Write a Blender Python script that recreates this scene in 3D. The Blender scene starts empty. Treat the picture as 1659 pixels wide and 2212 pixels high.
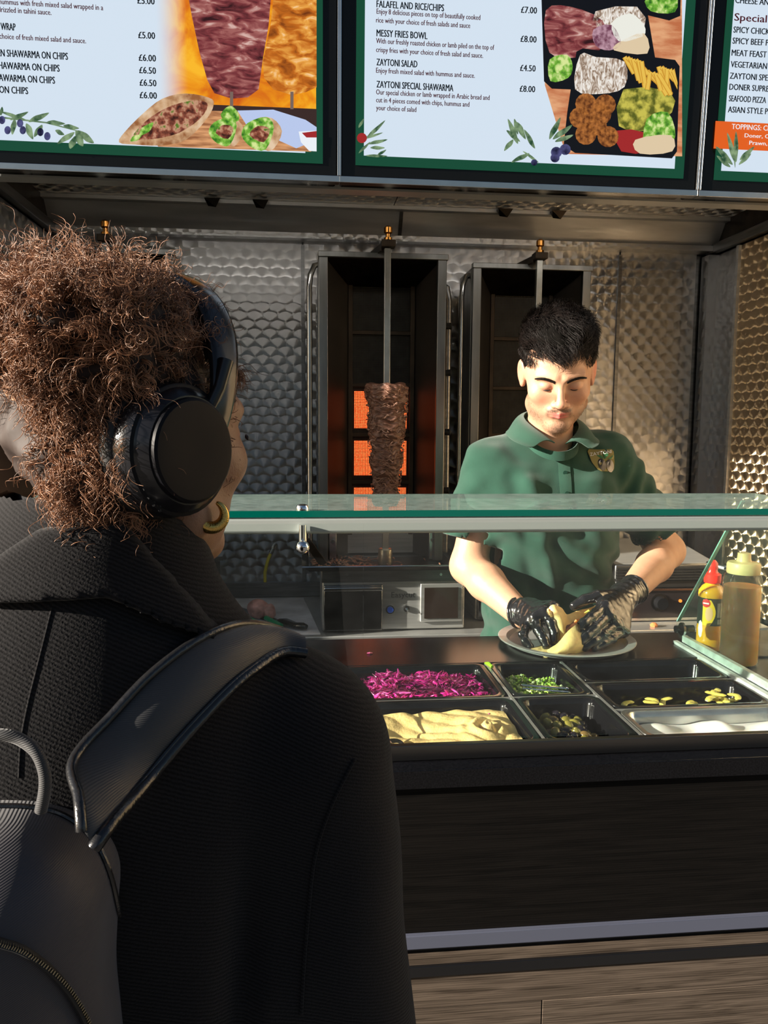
import bpy, bmesh, math, random
import numpy as np
from mathutils import Vector, Matrix, Euler
R = math.radians
SC = bpy.context.scene
COL = SC.collection
rnd = random.Random(7)
rng = np.random.default_rng(7)

# ------------------------------------------------------------------ camera
FPX, IW, IH = 1700.0, 1659.0, 2212.0
YAW, PITCH, ROLL = R(6.0), R(6.3), R(0.4)
CAM = np.array([0, 0, 1.5])
_f = np.array([math.sin(YAW)*math.cos(PITCH), math.cos(YAW)*math.cos(PITCH), -math.sin(PITCH)])
_r0 = np.array([math.cos(YAW), -math.sin(YAW), 0]); _u0 = np.cross(_r0, _f)
_r = _r0*math.cos(ROLL) + _u0*math.sin(ROLL); _u = np.cross(_r, _f)
cd = bpy.data.cameras.new('camera'); cam = bpy.data.objects.new('camera', cd); COL.objects.link(cam)
cd.sensor_fit = 'VERTICAL'; cd.sensor_height = 36; cd.lens = 36*FPX/IH; cd.clip_start = 0.02
_m = Matrix.Identity(4)
for i in range(3):
    _m[i][0] = _r[i]; _m[i][1] = _u[i]; _m[i][2] = -_f[i]; _m[i][3] = CAM[i]
cam.matrix_world = _m
SC.camera = cam
def at(px, py, y):
    """world point seen at a photograph pixel, at depth Y=y (used to measure the place)"""
    d = _f + _r*(px-IW/2)/FPX - _u*(py-IH/2)/FPX
    return CAM + d*(y/d[1])

# ------------------------------------------------------------------ world, sun, exposure
w = bpy.data.worlds.new('world'); SC.world = w; w.use_nodes = True
wn = w.node_tree.nodes; wl = w.node_tree.links
bg = wn['Background']; sky = wn.new('ShaderNodeTexSky')
SUN_AZ, SUN_EL = 77.0, 17.0      # sun behind the camera to the left: azimuth from the view axis, elevation
sky.sky_type = 'NISHITA'; sky.sun_disc = False; sky.sun_elevation = R(SUN_EL)
sky.sun_rotation = R(180 + SUN_AZ); sky.air_density = 1.0; sky.dust_density = 1.5
wl.new(sky.outputs[0], bg.inputs[0]); bg.inputs[1].default_value = 0.085
sd = bpy.data.lights.new('sun', 'SUN'); sd.energy = 16; sd.angle = R(0.6); sd.color = (1, .90, .77)
so = bpy.data.objects.new('sun', sd); COL.objects.link(so)
_to = Vector((-math.sin(R(SUN_AZ))*math.cos(R(SUN_EL)), -math.cos(R(SUN_AZ))*math.cos(R(SUN_EL)), math.sin(R(SUN_EL))))
so.rotation_euler = _to.to_track_quat('Z', 'Y').to_euler()
SC.view_settings.view_transform = 'Standard'; SC.view_settings.look = 'None'
SC.view_settings.gamma = 1; SC.view_settings.exposure = 0.0; SC.view_settings.use_curve_mapping = False

# ------------------------------------------------------------------ object helpers
ORG = {}
def tag(o, label=None, cat=None, group=None, kind=None):
    if label: o['label'] = label
    if cat: o['category'] = cat
    if group: o['group'] = group
    if kind: o['kind'] = kind
    return o
def thing(name, label, cat, loc=(0, 0, 0), group=None):
    o = bpy.data.objects.new(name, None); COL.objects.link(o); o.location = loc; o.empty_display_size = .05
    ORG[o.name] = Vector(loc)
    return tag(o, label, cat, group)
def link_mesh(name, me, parent=None):
    o = bpy.data.objects.new(name, me); COL.objects.link(o)
    if parent is not None:
        og = ORG[parent.name]; me.transform(Matrix.Translation(-og)); o.parent = parent; ORG[o.name] = og.copy()
    else:
        n = len(me.vertices); a = np.empty(n*3); me.vertices.foreach_get('co', a); a = a.reshape(-1, 3)
        c = Vector(((a[:, 0].min()+a[:, 0].max())/2, (a[:, 1].min()+a[:, 1].max())/2, a[:, 2].min()))
        me.transform(Matrix.Translation(-c)); o.location = c; ORG[o.name] = c
    return o
def auto(me, ang=38):
    me.polygons.foreach_set('use_smooth', [True]*len(me.polygons))
    try: me.set_sharp_from_angle(angle=R(ang))
    except Exception: pass
class MB:
    def __init__(s): s.v = []; s.f = []
    def add(s, vs, fs):
        b = len(s.v); s.v += [tuple(float(c) for c in v) for v in vs]; s.f += [tuple(b+i for i in f) for f in fs]; return s
    def box(s, x0, x1, y0, y1, z0, z1, tf=None):
        vs = [(x, y, z) for z in (z0, z1) for y in (y0, y1) for x in (x0, x1)]
        if tf: vs = [tf(v) for v in vs]
        return s.add(vs, [(0, 2, 3, 1), (4, 5, 7, 6), (0, 1, 5, 4), (2, 6, 7, 3), (0, 4, 6, 2), (1, 3, 7, 5)])
    def bar(s, p, q, wd, h, up=(0, 0, 1)):
        p = Vector(p); q = Vector(q); d = (q-p).normalized(); u = Vector(up)
        sx = d.cross(u)
        if sx.length < 1e-4: sx = Vector((1, 0, 0))
        sx.normalize(); uz = sx.cross(d)
        vs = []
        for c in (p, q):
            for a, b in ((-1, -1), (1, -1), (1, 1), (-1, 1)): vs.append(c+sx*a*wd/2+uz*b*h/2)
        return s.add(vs, [(0, 1, 2, 3), (7, 6, 5, 4), (0, 4, 5, 1), (1, 5, 6, 2), (2, 6, 7, 3), (3, 7, 4, 0)])
    def tube(s, path, rad, n=10, flat=1.0, up=None):
        P = [Vector(p) for p in path]; m = len(P)
        rs = rad if hasattr(rad, '__len__') else [rad]*m
        t0 = (P[1]-P[0]).normalized(); u = Vector(up) if up else (Vector((0, 0, 1)) if abs(t0.z) < .9 else Vector((1, 0, 0)))
        vs = []
        for i in range(m):
            t = (P[min(i+1, m-1)]-P[max(i-1, 0)]).normalized()
            sx = t.cross(u)
            if sx.length < 1e-5: sx = Vector((1, 0, 0))
            sx.normalize(); u2 = sx.cross(t); u = u2 if not up else u
            for k in range(n):
                a = 2*math.pi*k/n; vs.append(P[i]+sx*math.cos(a)*rs[i]+u2*math.sin(a)*rs[i]*flat)
        fs = [(i*n+k, i*n+(k+1) % n, (i+1)*n+(k+1) % n, (i+1)*n+k) for i in range(m-1) for k in range(n)]
        fs += [tuple(range(n))[::-1], tuple((m-1)*n+k for k in range(n))]
        return s.add(vs, fs)
    def cyl(s, p, q, r, r2=None, n=20):
        return s.tube([p, q], [r, r if r2 is None else r2], n)
    def lathe(s, prof, c=(0, 0, 0), n=28, sx=1, sy=1):
        vs = [(c[0]+r*math.cos(2*math.pi*k/n)*sx, c[1]+r*math.sin(2*math.pi*k/n)*sy, c[2]+z) for r, z in prof for k in range(n)]
        m = len(prof)
        fs = [(i*n+k, i*n+(k+1) % n, (i+1)*n+(k+1) % n, (i+1)*n+k) for i in range(m-1) for k in range(n)]
        fs += [tuple(range(n))[::-1], tuple((m-1)*n+k for k in range(n))]
        return s.add(vs, fs)
    def grid(s, fn, nu, nv, th=0.0):
        vs = [Vector(fn(i/nu, j/nv)) for j in range(nv+1) for i in range(nu+1)]
        fs = [(j*(nu+1)+i, j*(nu+1)+i+1, (j+1)*(nu+1)+i+1, (j+1)*(nu+1)+i) for j in range(nv) for i in range(nu)]
        if th:
            me = bpy.data.meshes.new('t'); me.from_pydata(vs, [], fs); me.update()
            ns = [v.normal.copy() for v in me.vertices]; bpy.data.meshes.remove(me)
            k = len(vs); vs = vs+[a-n*th for a, n in zip(vs, ns)]
            f2 = [tuple(k+i for i in f[::-1]) for f in fs]
            W_ = nu+1; ed = [(i, i+1) for i in range(nu)]+[((i+1)+nv*W_, i+nv*W_) for i in range(nu)]
            ed += [((j+1)*W_, j*W_) for j in range(nv)]+[(j*W_+nu, (j+1)*W_+nu) for j in range(nv)]
            fs = fs+f2+[(b, a, a+k, b+k) for a, b in ed]
        return s.add(vs, fs)
    def prism(s, pts, d):
        n = len(pts); d = Vector(d); P = [Vector(p) for p in pts]
        return s.add(P+[p+d for p in P], [tuple(range(n))[::-1], tuple(range(n, 2*n))]+[(i, (i+1) % n, n+(i+1) % n, n+i) for i in range(n)])
    def build(s, name, mat, parent=None, bevel=0, smooth=True, ang=38, seg=2):
        me = bpy.data.meshes.new(name); me.from_pydata(s.v, [], s.f); me.update()
        bm = bmesh.new(); bm.from_mesh(me); bmesh.ops.recalc_face_normals(bm, faces=bm.faces); bm.to_mesh(me); bm.free()
        if smooth: auto(me, ang)
        me.materials.append(mat)
        o = link_mesh(name, me, parent)
        if bevel:
            b = o.modifiers.new('b', 'BEVEL'); b.width = bevel; b.segments = seg; b.limit_method = 'ANGLE'; b.angle_limit = R(40)
        return o
def struct(o): o['kind'] = 'structure'; return o

# ------------------------------------------------------------------ signed distance modelling (organic forms)
def V3(a): return np.asarray(a, np.float32)
def s_ell(p, c, r, rot=None):
    q = p-V3(c)
    if rot is not None: q = q@np.asarray(rot, np.float32)
    r = V3(r); k0 = np.linalg.norm(q/r, axis=-1); k1 = np.linalg.norm(q/(r*r), axis=-1)+1e-9
    return k0*(k0-1)/k1
def s_cap(p, a, b, ra, rb=None):
    rb = ra if rb is None else rb
    a = V3(a); b = V3(b); ab = b-a; t = np.clip(((p-a)@ab)/float(ab@ab+1e-12), 0, 1)
    return np.linalg.norm(p-a-t[..., None]*ab, axis=-1)-(ra+(rb-ra)*t)
def s_box(p, c, h, r, rot=None):
    q = p-V3(c)
    if rot is not None: q = q@np.asarray(rot, np.float32)
    q = np.abs(q)-(V3(h)-r)
    return np.linalg.norm(np.maximum(q, 0), axis=-1)+np.minimum(q.max(-1), 0)-r
def su(a, b, k):
    h = np.clip(.5+.5*(b-a)/k, 0, 1); return b+(a-b)*h-k*h*(1-h)
def ss(a, b, k):      # a minus b
    h = np.clip(.5-.5*(a+b)/k, 0, 1); return a+(-b-a)*h+k*h*(1-h)
def si(a, b, k): return -su(-a, -b, k)
def wob(p, f, s=0.0):
    x, y, z = p[..., 0]*f, p[..., 1]*f, p[..., 2]*f
    return (np.sin(x*1.0+1.7*np.sin(y*.9+s)+s)+np.sin(y*1.3+1.5*np.sin(z*1.1-s)+2*s)+np.sin(z*1.2+1.6*np.sin(x*.8+s*3)))/3
def surfnet(fn, lo, hi, h):
    lo = np.asarray(lo, float); n = np.ceil((np.asarray(hi, float)-lo)/h).astype(int)+1
    ax = [lo[i]+h*np.arange(n[i]) for i in range(3)]
    val = np.empty(n, np.float32)
    st = max(1, int(400000/(n[1]*n[2])))
    for i in range(0, n[0], st):
        g = np.stack(np.meshgrid(ax[0][i:i+st], ax[1], ax[2], indexing='ij'), -1).astype(np.float32)
        val[i:i+st] = fn(g)
    ins = val < 0
    c = np.zeros(n-1, np.int8)
    for dx in (0, 1):
        for dy in (0, 1):
            for dz in (0, 1): c += ins[dx:n[0]-1+dx, dy:n[1]-1+dy, dz:n[2]-1+dz]
    act = (c > 0) & (c < 8); idx = np.full(n-1, -1, np.int32); I = np.argwhere(act); idx[act] = np.arange(len(I))
    pos = np.zeros((len(I), 3)); cnt = np.zeros(len(I))
    corners = [(a, b, d) for a in (0, 1) for b in (0, 1) for d in (0, 1)]
    for ca in corners:
        for k in range(3):
            if ca[k]: continue
            cb = list(ca); cb[k] = 1
            va = val[I[:, 0]+ca[0], I[:, 1]+ca[1], I[:, 2]+ca[2]]; vb = val[I[:, 0]+cb[0], I[:, 1]+cb[1], I[:, 2]+cb[2]]
            m = (va < 0) != (vb < 0); t = va[m]/(va[m]-vb[m])
            q = np.tile(np.array(ca, float), (m.sum(), 1)); q[:, k] = t
            pos[m] += q; cnt[m] += 1
    V = lo+(I+pos/cnt[:, None])*h
    F = []
    for k in range(3):
        a, b = [(1, 2), (2, 0), (0, 1)][k]
        sl0 = [slice(None)]*3; sl1 = [slice(None)]*3; sl0[k] = slice(0, -1); sl1[k] = slice(1, None)
        m = ins[tuple(sl0)] != ins[tuple(sl1)]
        E = np.argwhere(m); ok = (E[:, a] > 0) & (E[:, b] > 0) & (E[:, a] < n[a]-1) & (E[:, b] < n[b]-1); E = E[ok]
        flip = ins[E[:, 0], E[:, 1], E[:, 2]]
        def g(da, db):
            q = E.copy(); q[:, a] -= da; q[:, b] -= db; return idx[q[:, 0], q[:, 1], q[:, 2]]
        Q = np.stack([g(1, 1), g(0, 1), g(0, 0), g(1, 0)], 1)
        Q[~flip] = Q[~flip][:, ::-1]; F.append(Q)
    return V, np.concatenate(F)
def biggest(V, F):
    lab = np.arange(len(V))
    while True:
        m = lab[F].min(1); new = lab.copy()
        for i in range(F.shape[1]): np.minimum.at(new, F[:, i], m)
        new = new[new]
        if (new == lab).all(): break
        lab = new
    u, c = np.unique(lab, return_counts=True); keep = lab == u[c.argmax()]
    idx = np.cumsum(keep)-1; return V[keep], idx[F[keep[F].all(1)]]
def np_mesh(name, V, F):
    me = bpy.data.meshes.new(name); me.vertices.add(len(V)); me.vertices.foreach_set('co', np.asarray(V, np.float32).ravel())
    me.loops.add(F.size); me.loops.foreach_set('vertex_index', F.astype(np.int32).ravel())
    me.polygons.add(len(F)); me.polygons.foreach_set('loop_start', np.arange(len(F), dtype=np.int32)*F.shape[1])
    me.update(calc_edges=True); me.validate()
    me.polygons.foreach_set('use_smooth', np.ones(len(me.polygons), bool)); return me
def sdf_obj(name, fn, lo, hi, h, mat, parent=None, xf=None, col=None, relax=1, one=False):
    V, F = surfnet(fn, lo, hi, h)
    if one: V, F = biggest(V, F)
    for _ in range(relax):
        acc = np.zeros_like(V); cn = np.zeros(len(V))
        for i in range(4):
            np.add.at(acc, F[:, i], V[F[:, (i+1) % 4]]); np.add.at(cn, F[:, i], 1)
        V = V*.5+.5*acc/np.maximum(cn, 1)[:, None]
    c = col(V) if col else None
    if xf is not None: V = xf(V)
    me = np_mesh(name, V, F)
    if c is not None: set_col(me, c)
    me.materials.append(mat)
    return link_mesh(name, me, parent)
def set_col(me, c):
    a = me.color_attributes.new('Col', 'FLOAT_COLOR', 'POINT')
    a.data.foreach_set('color', np.concatenate([c, np.ones((len(c), 1))], 1).astype(np.float32).ravel())
def join_np(parts):
    V = []; F = []; b = 0
    for v, f in parts: V.append(v); F.append(f+b); b += len(v)
    return np.concatenate(V), np.concatenate(F)

# ------------------------------------------------------------------ materials
def mat(name, col=(.5, .5, .5), rough=.5, metal=0.0, spec=.5, emis=None, es=1.0, coat=0, sheen=0, sub=0, trans=0, aniso=0, var=0, vs=20, bump=0, bs=200, attr=False, detail=4, scl=(1, 1, 1)):
    m = bpy.data.materials.new(name); m.use_nodes = True; t = m.node_tree; N = t.nodes; L = t.links; b = N['Principled BSDF']
    b.inputs['Base Color'].default_value = (*col, 1); b.inputs['Roughness'].default_value = rough; b.inputs['Metallic'].default_value = metal
    b.inputs['Specular IOR Level'].default_value = spec; b.inputs['Coat Weight'].default_value = coat; b.inputs['Sheen Weight'].default_value = sheen
    b.inputs['Transmission Weight'].default_value = trans; b.inputs['Anisotropic'].default_value = aniso
    if sub: b.inputs['Subsurface Weight'].default_value = sub; b.inputs['Subsurface Radius'].default_value = (.012, .004, .002); b.inputs['Subsurface Scale'].default_value = 1
    if emis: b.inputs['Emission Color'].default_value = (*emis, 1); b.inputs['Emission Strength'].default_value = es
    tc = N.new('ShaderNodeTexCoord'); mp = N.new('ShaderNodeMapping'); mp.inputs['Scale'].default_value = scl; L.new(tc.outputs['Object'], mp.inputs[0])
    src = None
    if attr:
        a = N.new('ShaderNodeAttribute'); a.attribute_name = 'Col'; src = a.outputs['Color']
    if var:
        nz = N.new('ShaderNodeTexNoise'); nz.inputs['Scale'].default_value = vs; nz.inputs['Detail'].default_value = detail; L.new(mp.outputs[0], nz.inputs['Vector'])
        mr = N.new('ShaderNodeMapRange'); mr.inputs['From Min'].default_value = .3; mr.inputs['From Max'].default_value = .7
        mr.inputs['To Min'].default_value = 1-var; mr.inputs['To Max'].default_value = 1+var; L.new(nz.outputs[0], mr.inputs[0])
        mx = N.new('ShaderNodeVectorMath'); mx.operation = 'SCALE'; L.new(mr.outputs[0], mx.inputs['Scale'])
        if src: L.new(src, mx.inputs[0])
        else: mx.inputs[0].default_value = col
        src = mx.outputs[0]
    if src: L.new(src, b.inputs['Base Color'])
    if bump:
        n2 = N.new('ShaderNodeTexNoise'); n2.inputs['Scale'].default_value = bs; n2.inputs['Detail'].default_value = 3; L.new(mp.outputs[0], n2.inputs['Vector'])
        bp_ = N.new('ShaderNodeBump'); bp_.inputs['Strength'].default_value = 1; bp_.inputs['Distance'].default_value = bump; L.new(n2.outputs[0], bp_.inputs['Height']); L.new(bp_.outputs[0], b.inputs['Normal'])
    return m
def nd(t, kind, **kw):
    n = t.nodes.new(kind)
    for k, v in kw.items(): setattr(n, k, v)
    return n
class NM:   # tiny expression helper for math nodes
    def __init__(s, t): s.t = t
    def __call__(s, op, *a):
        n = s.t.nodes.new('ShaderNodeMath'); n.operation = op
        for i, x in enumerate(a):
            if isinstance(x, (int, float)): n.inputs[i].default_value = x
            else: s.t.links.new(x, n.inputs[i])
        return n.outputs[0]
def swirl(name, ax='XZ', sgn=1, base=(.46, .455, .45), rough=.30, pitch=.052):
    """engine-turned stainless steel: rows of overlapping brushed discs, brushed in circles"""
    m = bpy.data.materials.new(name); m.use_nodes = True; t = m.node_tree; L = t.links; b = t.nodes['Principled BSDF']; M = NM(t)
    g = nd(t, 'ShaderNodeNewGeometry'); sp = nd(t, 'ShaderNodeSeparateXYZ'); L.new(g.outputs['Position'], sp.inputs[0])
    o = dict(X=sp.outputs[0], Y=sp.outputs[1], Z=sp.outputs[2]); u = M('MULTIPLY', o[ax[0]], 1/pitch); v = M('MULTIPLY', o[ax[1]], sgn/pitch)
    h = .56; rad = .60
    vr = M('DIVIDE', v, h); j0 = M('FLOOR', vr)
    du_s = dv_s = None
    for k in (1, 0, -1):          # later ones override: topmost disc last
        j = M('ADD', j0, k); odd = M('MODULO', M('ABSOLUTE', j), 2.0); off = M('MULTIPLY', odd, .5)
        uu = M('SUBTRACT', u, off); du = M('SUBTRACT', M('SUBTRACT', uu, M('FLOOR', uu)), .5)
        dv = M('SUBTRACT', v, M('MULTIPLY', M('ADD', j, .5), h))
        d2 = M('ADD', M('MULTIPLY', du, du), M('MULTIPLY', dv, dv)); inn = M('LESS_THAN', d2, rad*rad)
        if du_s is None: du_s, dv_s = du, dv
        else:
            out = M('SUBTRACT', 1.0, inn)
            du_s = M('ADD', M('MULTIPLY', du_s, out), M('MULTIPLY', du, inn)); dv_s = M('ADD', M('MULTIPLY', dv_s, out), M('MULTIPLY', dv, inn))
    r = M('SQRT', M('ADD', M('ADD', M('MULTIPLY', du_s, du_s), M('MULTIPLY', dv_s, dv_s)), 1e-5))
    cu = M('DIVIDE', du_s, r); cv = M('DIVIDE', dv_s, r)
    comp = {'X': 0, 'Y': 1, 'Z': 2}; a0, a1 = comp[ax[0]], comp[ax[1]]
    cb = nd(t, 'ShaderNodeCombineXYZ'); L.new(cu, cb.inputs[a0]); L.new(M('MULTIPLY', cv, float(sgn)), cb.inputs[a1])
    L.new(cb.outputs[0], b.inputs['Tangent'])
    # each disc is a very shallow dish: tilt the normal a little
    tilt = .045
    cn = nd(t, 'ShaderNodeCombineXYZ'); L.new(M('MULTIPLY', cu, tilt), cn.inputs[a0]); L.new(M('MULTIPLY', cv, tilt*sgn), cn.inputs[a1])
    va = nd(t, 'ShaderNodeVectorMath', operation='ADD'); L.new(cn.outputs[0], va.inputs[0]); L.new(g.outputs['Normal'], va.inputs[1])
    vn = nd(t, 'ShaderNodeVectorMath', operation='NORMALIZE'); L.new(va.outputs[0], vn.inputs[0]); L.new(vn.outputs[0], b.inputs['Normal'])
    sm = M('MULTIPLY', M('SINE', M('MULTIPLY', r, 90.0)), .008)
    L.new(M('ADD', sm, rough), b.inputs['Roughness'])
    b.inputs['Metallic'].default_value = 1; b.inputs['Base Color'].default_value = (*base, 1); b.inputs['Anisotropic'].default_value = .96
    return m
def glass(name, tint=(.95, 1, .98), gl=.06, dust=.0, dcol=(.7, .85, .8)):
    m = bpy.data.materials.new(name); m.use_nodes = True; t = m.node_tree; N = t.nodes; L = t.links; N.remove(N['Principled BSDF']); out = N['Material Output']
    tr = nd(t, 'ShaderNodeBsdfTransparent'); tr.inputs[0].default_value = (*tint, 1); g = nd(t, 'ShaderNodeBsdfGlossy'); g.inputs['Roughness'].default_value = .01
    M0 = NM(t); gg = nd(t, 'ShaderNodeNewGeometry'); dp = nd(t, 'ShaderNodeVectorMath', operation='DOT_PRODUCT'); L.new(gg.outputs['Normal'], dp.inputs[0]); L.new(gg.outputs['Incoming'], dp.inputs[1])
    fr_ = M0('ADD', gl*.6, M0('MULTIPLY', M0('POWER', M0('SUBTRACT', 1.0, M0('ABSOLUTE', dp.outputs['Value'])), 5.0), .5)); mx = nd(t, 'ShaderNodeMixShader'); L.new(fr_, mx.inputs[0]); L.new(tr.outputs[0], mx.inputs[1]); L.new(g.outputs[0], mx.inputs[2])
    o = mx.outputs[0]
    if dust:
        df = nd(t, 'ShaderNodeBsdfDiffuse'); df.inputs[0].default_value = (*dcol, 1); m2 = nd(t, 'ShaderNodeMixShader')
        tc = nd(t, 'ShaderNodeTexCoord'); nz = nd(t, 'ShaderNodeTexNoise'); nz.inputs['Scale'].default_value = 60; nz.inputs['Detail'].default_value = 8; L.new(tc.outputs['Object'], nz.inputs['Vector'])
        vo = nd(t, 'ShaderNodeTexVoronoi'); vo.inputs['Scale'].default_value = 300; L.new(tc.outputs['Object'], vo.inputs['Vector'])
        M = NM(t); sp = M('MULTIPLY', M('LESS_THAN', vo.outputs[0], .13), dust*2.0)
        L.new(M('ADD', M('MULTIPLY', nz.outputs[0], dust*2), sp), m2.inputs[0]); L.new(o, m2.inputs[1]); L.new(df.outputs[0], m2.inputs[2]); o = m2.outputs[0]
    L.new(o, out.inputs[0]); return m
STEEL = mat('brushed_steel', (.50, .50, .49), .36, .7, var=.12, vs=8, scl=(1, 1, 14), bump=.00006, bs=120)
STEEL_D = mat('grey_steel', (.22, .22, .22), .34, 1, var=.2, vs=10, scl=(1, 1, 10))
STEEL_B = mat('bright_steel', (.6, .6, .6), .2, 1, var=.08, vs=15)
CHROME = mat('chrome', (.85, .85, .85), .06, 1)
BLACKPL = mat('black_plastic', (.008, .008, .009), .13, spec=.5)
BLACKM = mat('matte_black', (.008, .008, .008), .55)
GREASE = mat('greasy_black_steel', (.05, .04, .032), .35, 1, var=.5, vs=14)
# ================================================================== SETTING
SW_B = swirl('engine_turned_steel_back', 'XZ'); SW_S = swirl('engine_turned_steel_side', 'YZ'); SW_C = swirl('engine_turned_steel_ceiling', 'XY', base=(.75, .72, .68), rough=.42)
SW_W = swirl('engine_turned_steel_sun_tint', 'YZ', base=(.80, .62, .40), rough=.52)  # warm sunlight on the right wall panel is painted into this base colour
PAVE = mat('paving', (.09, .085, .08), .85, var=.2, vs=3); TILE = mat('kitchen_floor', (.05, .05, .05), .6)
RENDERW = mat('street_facade', (.35, .27, .2), .9, var=.25, vs=.6)
struct(MB().box(-30, 30, -30, .98, -.1, 0).build('ground', PAVE, smooth=False))
struct(MB().box(-2.3, 3, .98, 2.9, -.1, 0).build('floor', TILE, smooth=False))
b_ = MB().box(-22, 22, -20, -17, 0, 4.2)
wf = struct(b_.build('wall_across_the_street', RENDERW, smooth=False))
DKG = mat('dark_window_glass', (.03, .04, .05), .1)
for k in range(9):
    for z in (1.0,): MB().box(-18+k*4.4, -16+k*4.4, -17.02, -16.95, z, z+1.7).build('pane', DKG, wf, smooth=False)
# kitchen shell
wb = struct(MB().box(-.84, 1.5, 2.76, 2.86, 0, 2.75).build('wall_back', STEEL_D, smooth=False))
for x0, x1 in ((-.80, .004), (.010, 1.115), (1.121, 1.40)):
    MB().box(x0, x1, 2.75, 2.757, .9, 2.115).build('panel', SW_B, wb, smooth=False)
for x in (.007, 1.118): MB().box(x-.006, x+.006, 2.743, 2.75, .9, 2.10).build('joint_strip', STEEL_D, wb, smooth=False)
wl_ = struct(MB().box(-.88, -.81, 2.0, 2.8, 0, 2.75).build('wall_left', STEEL_D, smooth=False))
MB().box(-.81, -.80, 2.0, 2.75, .9, 2.10).build('panel', SW_S, wl_, smooth=False)
MB().box(-2.3, -.88, 2.02, 2.1, 0, 2.75).build('side_panel', STEEL_D, wl_, smooth=False)
wr = struct(MB().box(1.475, 1.55, .9, 2.8, 0, 2.75).build('wall_right', STEEL_D, smooth=False))
MB().box(1.455, 1.475, 2.56, 2.75, .9, 2.10).build('panel', SW_S, wr, smooth=False)
MB().box(1.42, 1.475, 2.70, 2.75, .9, 2.10).build('corner_post', SW_S, wr, smooth=False)
MB().box(1.44, 1.475, 2.545, 2.56, .9, 2.10).build('corner_trim', STEEL, wr, smooth=False)
MB().box(1.45, 1.475, .95, 2.545, .9, 2.10).build('panel', SW_W, wr, smooth=False)
cl = struct(MB().box(-2.4, 1.6, 1.62, 2.9, 2.75, 2.85).build('ceiling', STEEL_D, smooth=False))
# extractor hood: swirl underside, smooth sloping band, swirled ledge
hood = thing('extractor_hood', 'stainless steel extractor hood with patterned underside running above the kebab grills', 'extractor hood', (.3, 2.5, 2.1))
for x0, x1 in ((-.85, .30), (.303, 1.46)):
    MB().box(x0, x1, 1.76, 2.66, 2.208, 2.215).build('underside_panel', SW_C, hood, smooth=False)
for x0, x1 in ((-.80, .329), (.331, 1.452)):
    MB().add([(x0, 2.705, 2.128), (x1, 2.705, 2.128), (x1, 2.650, 2.205), (x0, 2.650, 2.205), (x0, 2.715, 2.130), (x1, 2.715, 2.130), (x1, 2.660, 2.207), (x0, 2.660, 2.207)],
             [(0, 1, 2, 3), (7, 6, 5, 4), (0, 4, 5, 1), (1, 5, 6, 2), (2, 6, 7, 3), (3, 7, 4, 0)]).build('sloping_band', mat('hood_band_steel', (.50, .50, .50), .34, .75, var=.25, vs=3, scl=(1, 6, 6), aniso=.5), hood, smooth=False)
MB().bar((.330, 2.704, 2.128), (.330, 2.649, 2.204), .012, .004, (0, 1, 0)).build('band_joint', STEEL_D, hood, smooth=False)
MB().box(-.80, 1.452, 2.625, 2.652, 2.196, 2.2075).build('upper_lip', STEEL, hood, smooth=False)
MB().box(-.80, 1.452, 2.69, 2.75, 2.110, 2.128).build('ledge', swirl('engine_turned_ledge', 'XZ', base=(.6, .6, .6), pitch=.04), hood, smooth=False)
for x in (-.28, -.13, .66, .84):
    MB().add([(x-.02, 2.60, 2.204), (x+.03, 2.60, 2.204), (x+.015, 2.615, 2.180), (x-.01, 2.62, 2.184), (x-.02, 2.625, 2.204)], [(0, 1, 2), (0, 2, 3), (0, 3, 4), (1, 2, 3, 4)]).build('clip', GREASE, hood, smooth=False)
MB().bar((-.79, 2.74, 2.12), (-.79, 1.9, 2.12), .025, .03).build('side_trim', STEEL_D, hood, bevel=.002)
MB().bar((1.44, 2.74, 2.12), (1.44, 1.9, 2.12), .025, .03).build('side_trim', STEEL_D, hood, bevel=.002)
MB().box(1.45, 1.474, 1.7, 2.75, 2.135, 2.7).build('side_cheek', GREASE, hood, smooth=False)
MB().box(-.82, -.80, 1.7, 2.75, 2.135, 2.7).build('side_cheek', GREASE, hood, smooth=False)

# ================================================================== MENU BOARDS
def emi(name, col, s=1.0, fn=None):
    m = bpy.data.materials.new(name); m.use_nodes = True; t = m.node_tree; b = t.nodes['Principled BSDF']
    b.inputs['Base Color'].default_value = (0, 0, 0, 1); b.inputs['Roughness'].default_value = .08; b.inputs['Specular IOR Level'].default_value = .25
    b.inputs['Emission Color'].default_value = (*col, 1); b.inputs['Emission Strength'].default_value = s
    if fn: t.links.new(fn(t), b.inputs['Emission Color'])
    return m
def ramp(t, fac, stops):
    r = nd(t, 'ShaderNodeValToRGB'); t.links.new(fac, r.inputs[0]); e = r.color_ramp.elements
    while len(e) > 1: e.remove(e[0])
    e[0].position = stops[0][0]; e[0].color = (*stops[0][1], 1)
    for p, c in stops[1:]:
        k = e.new(p); k.color = (*c, 1)
    return r.outputs[0]
def noise_ramp(scale, stops, scl=(1, 1, 1), detail=6, dist=0.0):
    def f(t):
        tc = nd(t, 'ShaderNodeTexCoord'); mp = nd(t, 'ShaderNodeMapping'); mp.inputs['Scale'].default_value = scl; t.links.new(tc.outputs['Object'], mp.inputs[0])
        n = nd(t, 'ShaderNodeTexNoise'); n.inputs['Scale'].default_value = scale; n.inputs['Detail'].default_value = detail; n.inputs['Distortion'].default_value = dist; t.links.new(mp.outputs[0], n.inputs[0])
        return ramp(t, n.outputs[0], stops)
    return f
BW_, BH_ = .730, .43
TILT = R(3)
def srgb(r, g, b):
    f = lambda c: ((c/255+.055)/1.055)**2.4 if c > 10 else c/255/12.92
    return (f(r), f(g), f(b))
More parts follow.
